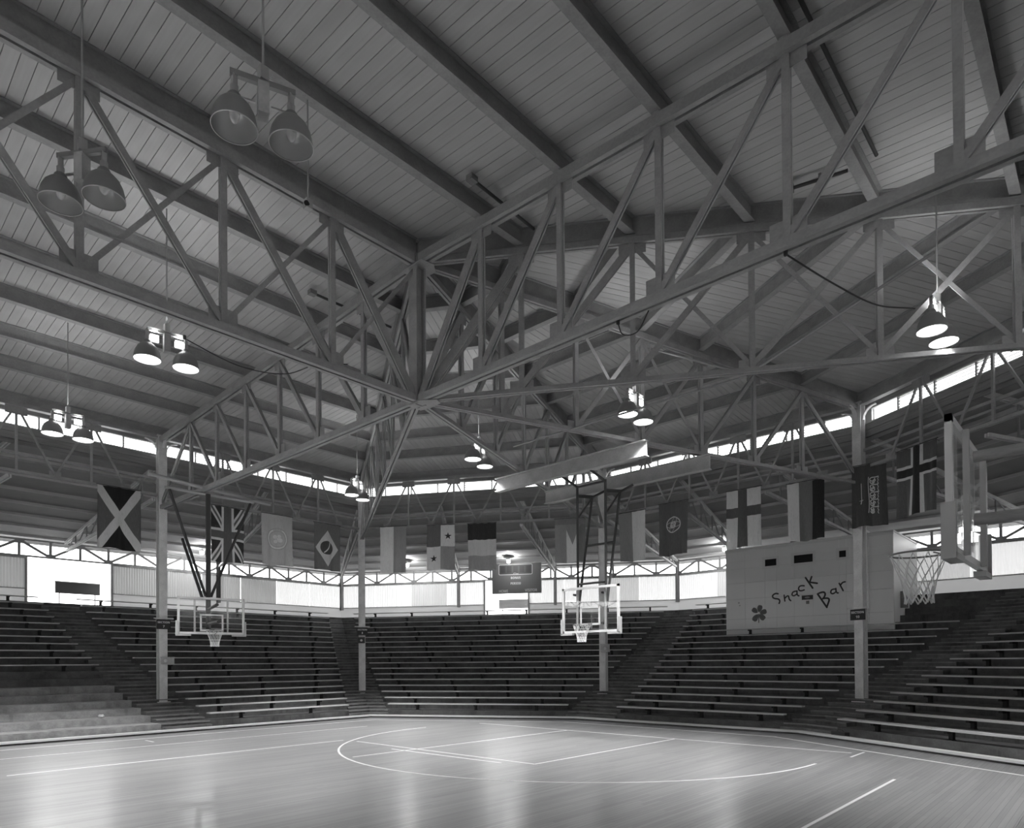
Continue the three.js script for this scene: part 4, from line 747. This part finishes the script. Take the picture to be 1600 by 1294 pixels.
  for (const [a, b, c, d] of wins) {
    const wf = part('window_frame', [beam(pe(e, a - 0.12, OF - 0.006, c - 0.06), pe(e, b + 0.12, OF - 0.006, c - 0.06), 0.02, 0.12), beam(pe(e, a - 0.12, OF - 0.006, d + 0.06), pe(e, b + 0.12, OF - 0.006, d + 0.06), 0.02, 0.12), beam(pe(e, a - 0.06, OF - 0.006, c), pe(e, a - 0.06, OF - 0.006, d), 0.12, 0.02, { up: [e.n[0], e.n[1], 0] }), beam(pe(e, b + 0.06, OF - 0.006, c), pe(e, b + 0.06, OF - 0.006, d), 0.12, 0.02, { up: [e.n[0], e.n[1], 0] })], M.white, o);
    part('dark_screen', [hex([pe(e, a - 0.05, OF + 0.1, c - 0.05), pe(e, b + 0.05, OF + 0.1, c - 0.05), pe(e, b + 0.05, OF + 0.12, c - 0.05), pe(e, a - 0.05, OF + 0.12, c - 0.05), pe(e, a - 0.05, OF + 0.1, d + 0.05), pe(e, b + 0.05, OF + 0.1, d + 0.05), pe(e, b + 0.05, OF + 0.12, d + 0.05), pe(e, a - 0.05, OF + 0.12, d + 0.05)])], M.black, wf);;
  }
  const bx = (a, b, o0, o1, z0, z1) => hex([pe(e, a, o0, z0), pe(e, b, o0, z0), pe(e, b, o1, z0), pe(e, a, o1, z0), pe(e, a, o0, z1), pe(e, b, o0, z1), pe(e, b, o1, z1), pe(e, a, o1, z1)]);
  part('side_wall', [bx(A0, A0 + 0.06, OF + 0.03, WALL - 0.1, zB, zT)], M.white, o); part('side_wall', [bx(A1 - 0.06, A1, OF + 0.03, WALL - 0.1, zB, zT)], M.white, o);
  part('roof_slab', [bx(A0 - 0.03, A1 + 0.03, OF - 0.04, WALL - 0.1, zT, zT + 0.06)], M.white, o); part('cap_strip', [bx(A0 - 0.02, A1 + 0.02, OF - 0.03, OF, zT - 0.1, zT - 0.02)], M.white, o);
  part('roof_vent', [bx(4.52, 5.63, OF - 0.03, OF + 0.2, zT + 0.06, zT + 0.11)], M.dark, o);
  const menu = canvas(256, 128, (x, cw, ch) => { fill(x, 0.24, 0, 0, cw, ch); x.fillStyle = G(0.6); x.beginPath(); x.ellipse(cw / 2, ch / 2, 60, 26, 0, 0, 7); x.fill(); fill(x, 0.24, cw / 2 - 40, ch / 2 - 4, 80, 7); });
  const [mf, mb] = signPlate(e, 4.99, 5.46, OF - 0.025, 4.77, 4.96, 0.02);
  part('menu_print', [mf], new THREE.MeshStandardMaterial({ map: menu, roughness: 0.6 }), part('menu_board', [mb], M.dark, o));
  part('notice', [bx(5.17, 5.3, OF - 0.012, OF - 0.002, 4.58, 4.72)], M.deck, o);
  part('door_louvre', [bx(A1 + 0.02, A1 + 0.3, OF + 1.0, OF + 1.03, 4.25, 4.95)], M.deck, o);
}

// ---------------------------------------------------------------- things beyond the openings, cables, pipes, litter
for (const [e, a0, a1, o, z0, z1, label] of [[ENW, 2.9, 4.98, 14.2, 5.5, 6.03, 'flat grey board outside the bright opening below the scoreboard'], [EW, 0.2, 2.15, 14.2, 5.66, 6.22, 'dark board outside the bright doorway at the left edge']]) {
  const s = thing('outdoor_board', label, 'board', undefined, pe(e, (a0 + a1) / 2, o, 3.5));
  part('board', [beam(pe(e, a0, o, (z0 + z1) / 2), pe(e, a1, o, (z0 + z1) / 2), 0.08, z1 - z0)], e === EW ? M.dark : M.siding, s);
  part('edge_strip', [beam(pe(e, a0 - 0.03, o, z1 + 0.02), pe(e, a1 + 0.03, o, z1 + 0.02), 0.11, 0.04)], M.steel, s);
  for (const a of [a0 + 0.2, a1 - 0.2]) part('leg', [rod(pe(e, a, o + 0.08, 3.5), pe(e, a, o + 0.08, z1), 0.03)], M.steel, s);
}
for (const [pts, r, label] of [[[[7.5, 0, 7.42], [7.8, 0.9, 7.3], [8.1, 1.9, 7.28], [8.4, 2.9, 7.5]], 0.012, 'thin dark cable sagging below the roof at the right'], [[[4.9, 0, 7.42], [5.0, -0.02, 7.2], [5.25, -0.02, 7.15], [5.45, 0, 7.42]], 0.01, 'short looped wire hanging below the rising truss'],
  [[[-2.2, -3.8, 8.2], [-1.6, -3.0, 7.75], [-1.0, -2.4, 7.62], [-0.3, -2.1, 7.7], [0, -1.7, 7.72]], 0.01, 'slack black wire running right from the lit left lamp']]) {
  const o = thing('cable', label, 'cable', undefined, pts[0]); part('wire', [tube(pts, r, 6)], M.dark, o);
  part('clip', [beam(add(pts[0], [0, 0, -0.02]), add(pts[0], [0, 0, 0.06]), 0.04, 0.04)], M.dark, o);
}
for (const [p, q, label] of [[[2.33, -0.6, 10.62], [2.25, 1.1, 10.62], 'dark pipe with a box at its end under the ceiling boards, upper middle'], [[-2.88, -0.62, 10.58], [-2.84, 1.5, 10.58], 'dark pipe beside the purlin left of the king post'], [[6.5, 3.2, 10.46], [7.35, 3.35, 10.42], 'short dark pipe under the ceiling at the upper right'], [[7.8, -4.5, 10.42], [7.8, 3.3, 10.42], 'long pale pipe beside the last purlin at the upper right']]) {
  const o = thing('conduit', label, 'pipe', undefined, p); part('pipe', [rod(p, q, 0.03)], M.darkPipe, o);
  part('junction_box', [beam(add(p, nrm(sub(q, p)), -0.16), p, 0.14, 0.1)], M.deck, o); part('clip', [beam(add(lerp(p, q, 0.5), [0, 0, 0]), add(lerp(p, q, 0.5), [0, 0, 0.1]), 0.05, 0.05)], M.deck, o);
}
for (const [p, q, label] of [[[5.6, 3.5, 7.55], [8.9, 1.54, 7.55], 'thin steel strut running up to the right from the level truss'], [[5.5, 3.5, 7.5], [-0.5, 3.5, 7.5], 'thin steel tie running left from the level truss across the right lamp'], [[5.4, 3.55, 7.6], [2.1, 5.8, 9.9], 'thin slanting steel tie behind the right lamp']]) {
  const o = thing('tie_rod', label, 'tie rod', undefined, p); part('rod', [rod(p, q, 0.022)], M.steel, o); part('end_plate', [beam(p, add(p, nrm(sub(q, p)), 0.14), 0.08, 0.014)], M.steel, o);
}
{
  const p = [...pt(EW, -2.25, oRow(2) + 0.5), treadZ(2)], o = thing('litter', 'small white crumpled scrap on the bare lower steps at the left', 'litter', undefined, p);
  const g = new THREE.IcosahedronGeometry(0.09, 2), a = g.attributes.position; for (let i = 0; i < a.count; i++) { const s = 0.75 + 0.4 * hsh(Math.round(a.getX(i) * 400), Math.round((a.getY(i) + a.getZ(i) * 2) * 400), 51); a.setXYZ(i, a.getX(i) * s * 1.3, a.getY(i) * s * 0.6, a.getZ(i) * s); }
  g.computeVertexNormals(); part('scrap', [at(g, add(p, [0, 0, 0.05]))], M.white, o);
}
{
  const p = [...pt(ENE, 2.15, -2.85), 0.07], o = thing('floor_box', 'small black box on the apron at the foot of the right aisle', 'box', undefined, p);
  part('body', [beam(add(p, [-0.2, 0.1, 0.06]), add(p, [0.2, -0.12, 0.06]), 0.16, 0.12)], M.dark, o); part('handle', [tube([add(p, [-0.1, 0.05, 0.12]), add(p, [-0.05, 0.03, 0.17]), add(p, [0.05, -0.03, 0.17]), add(p, [0.1, -0.06, 0.12])], 0.01, 6)], M.darkPipe, o);
}
scene.traverse((o) => { delete o.userData.__n; });
renderer.render(scene, camera);
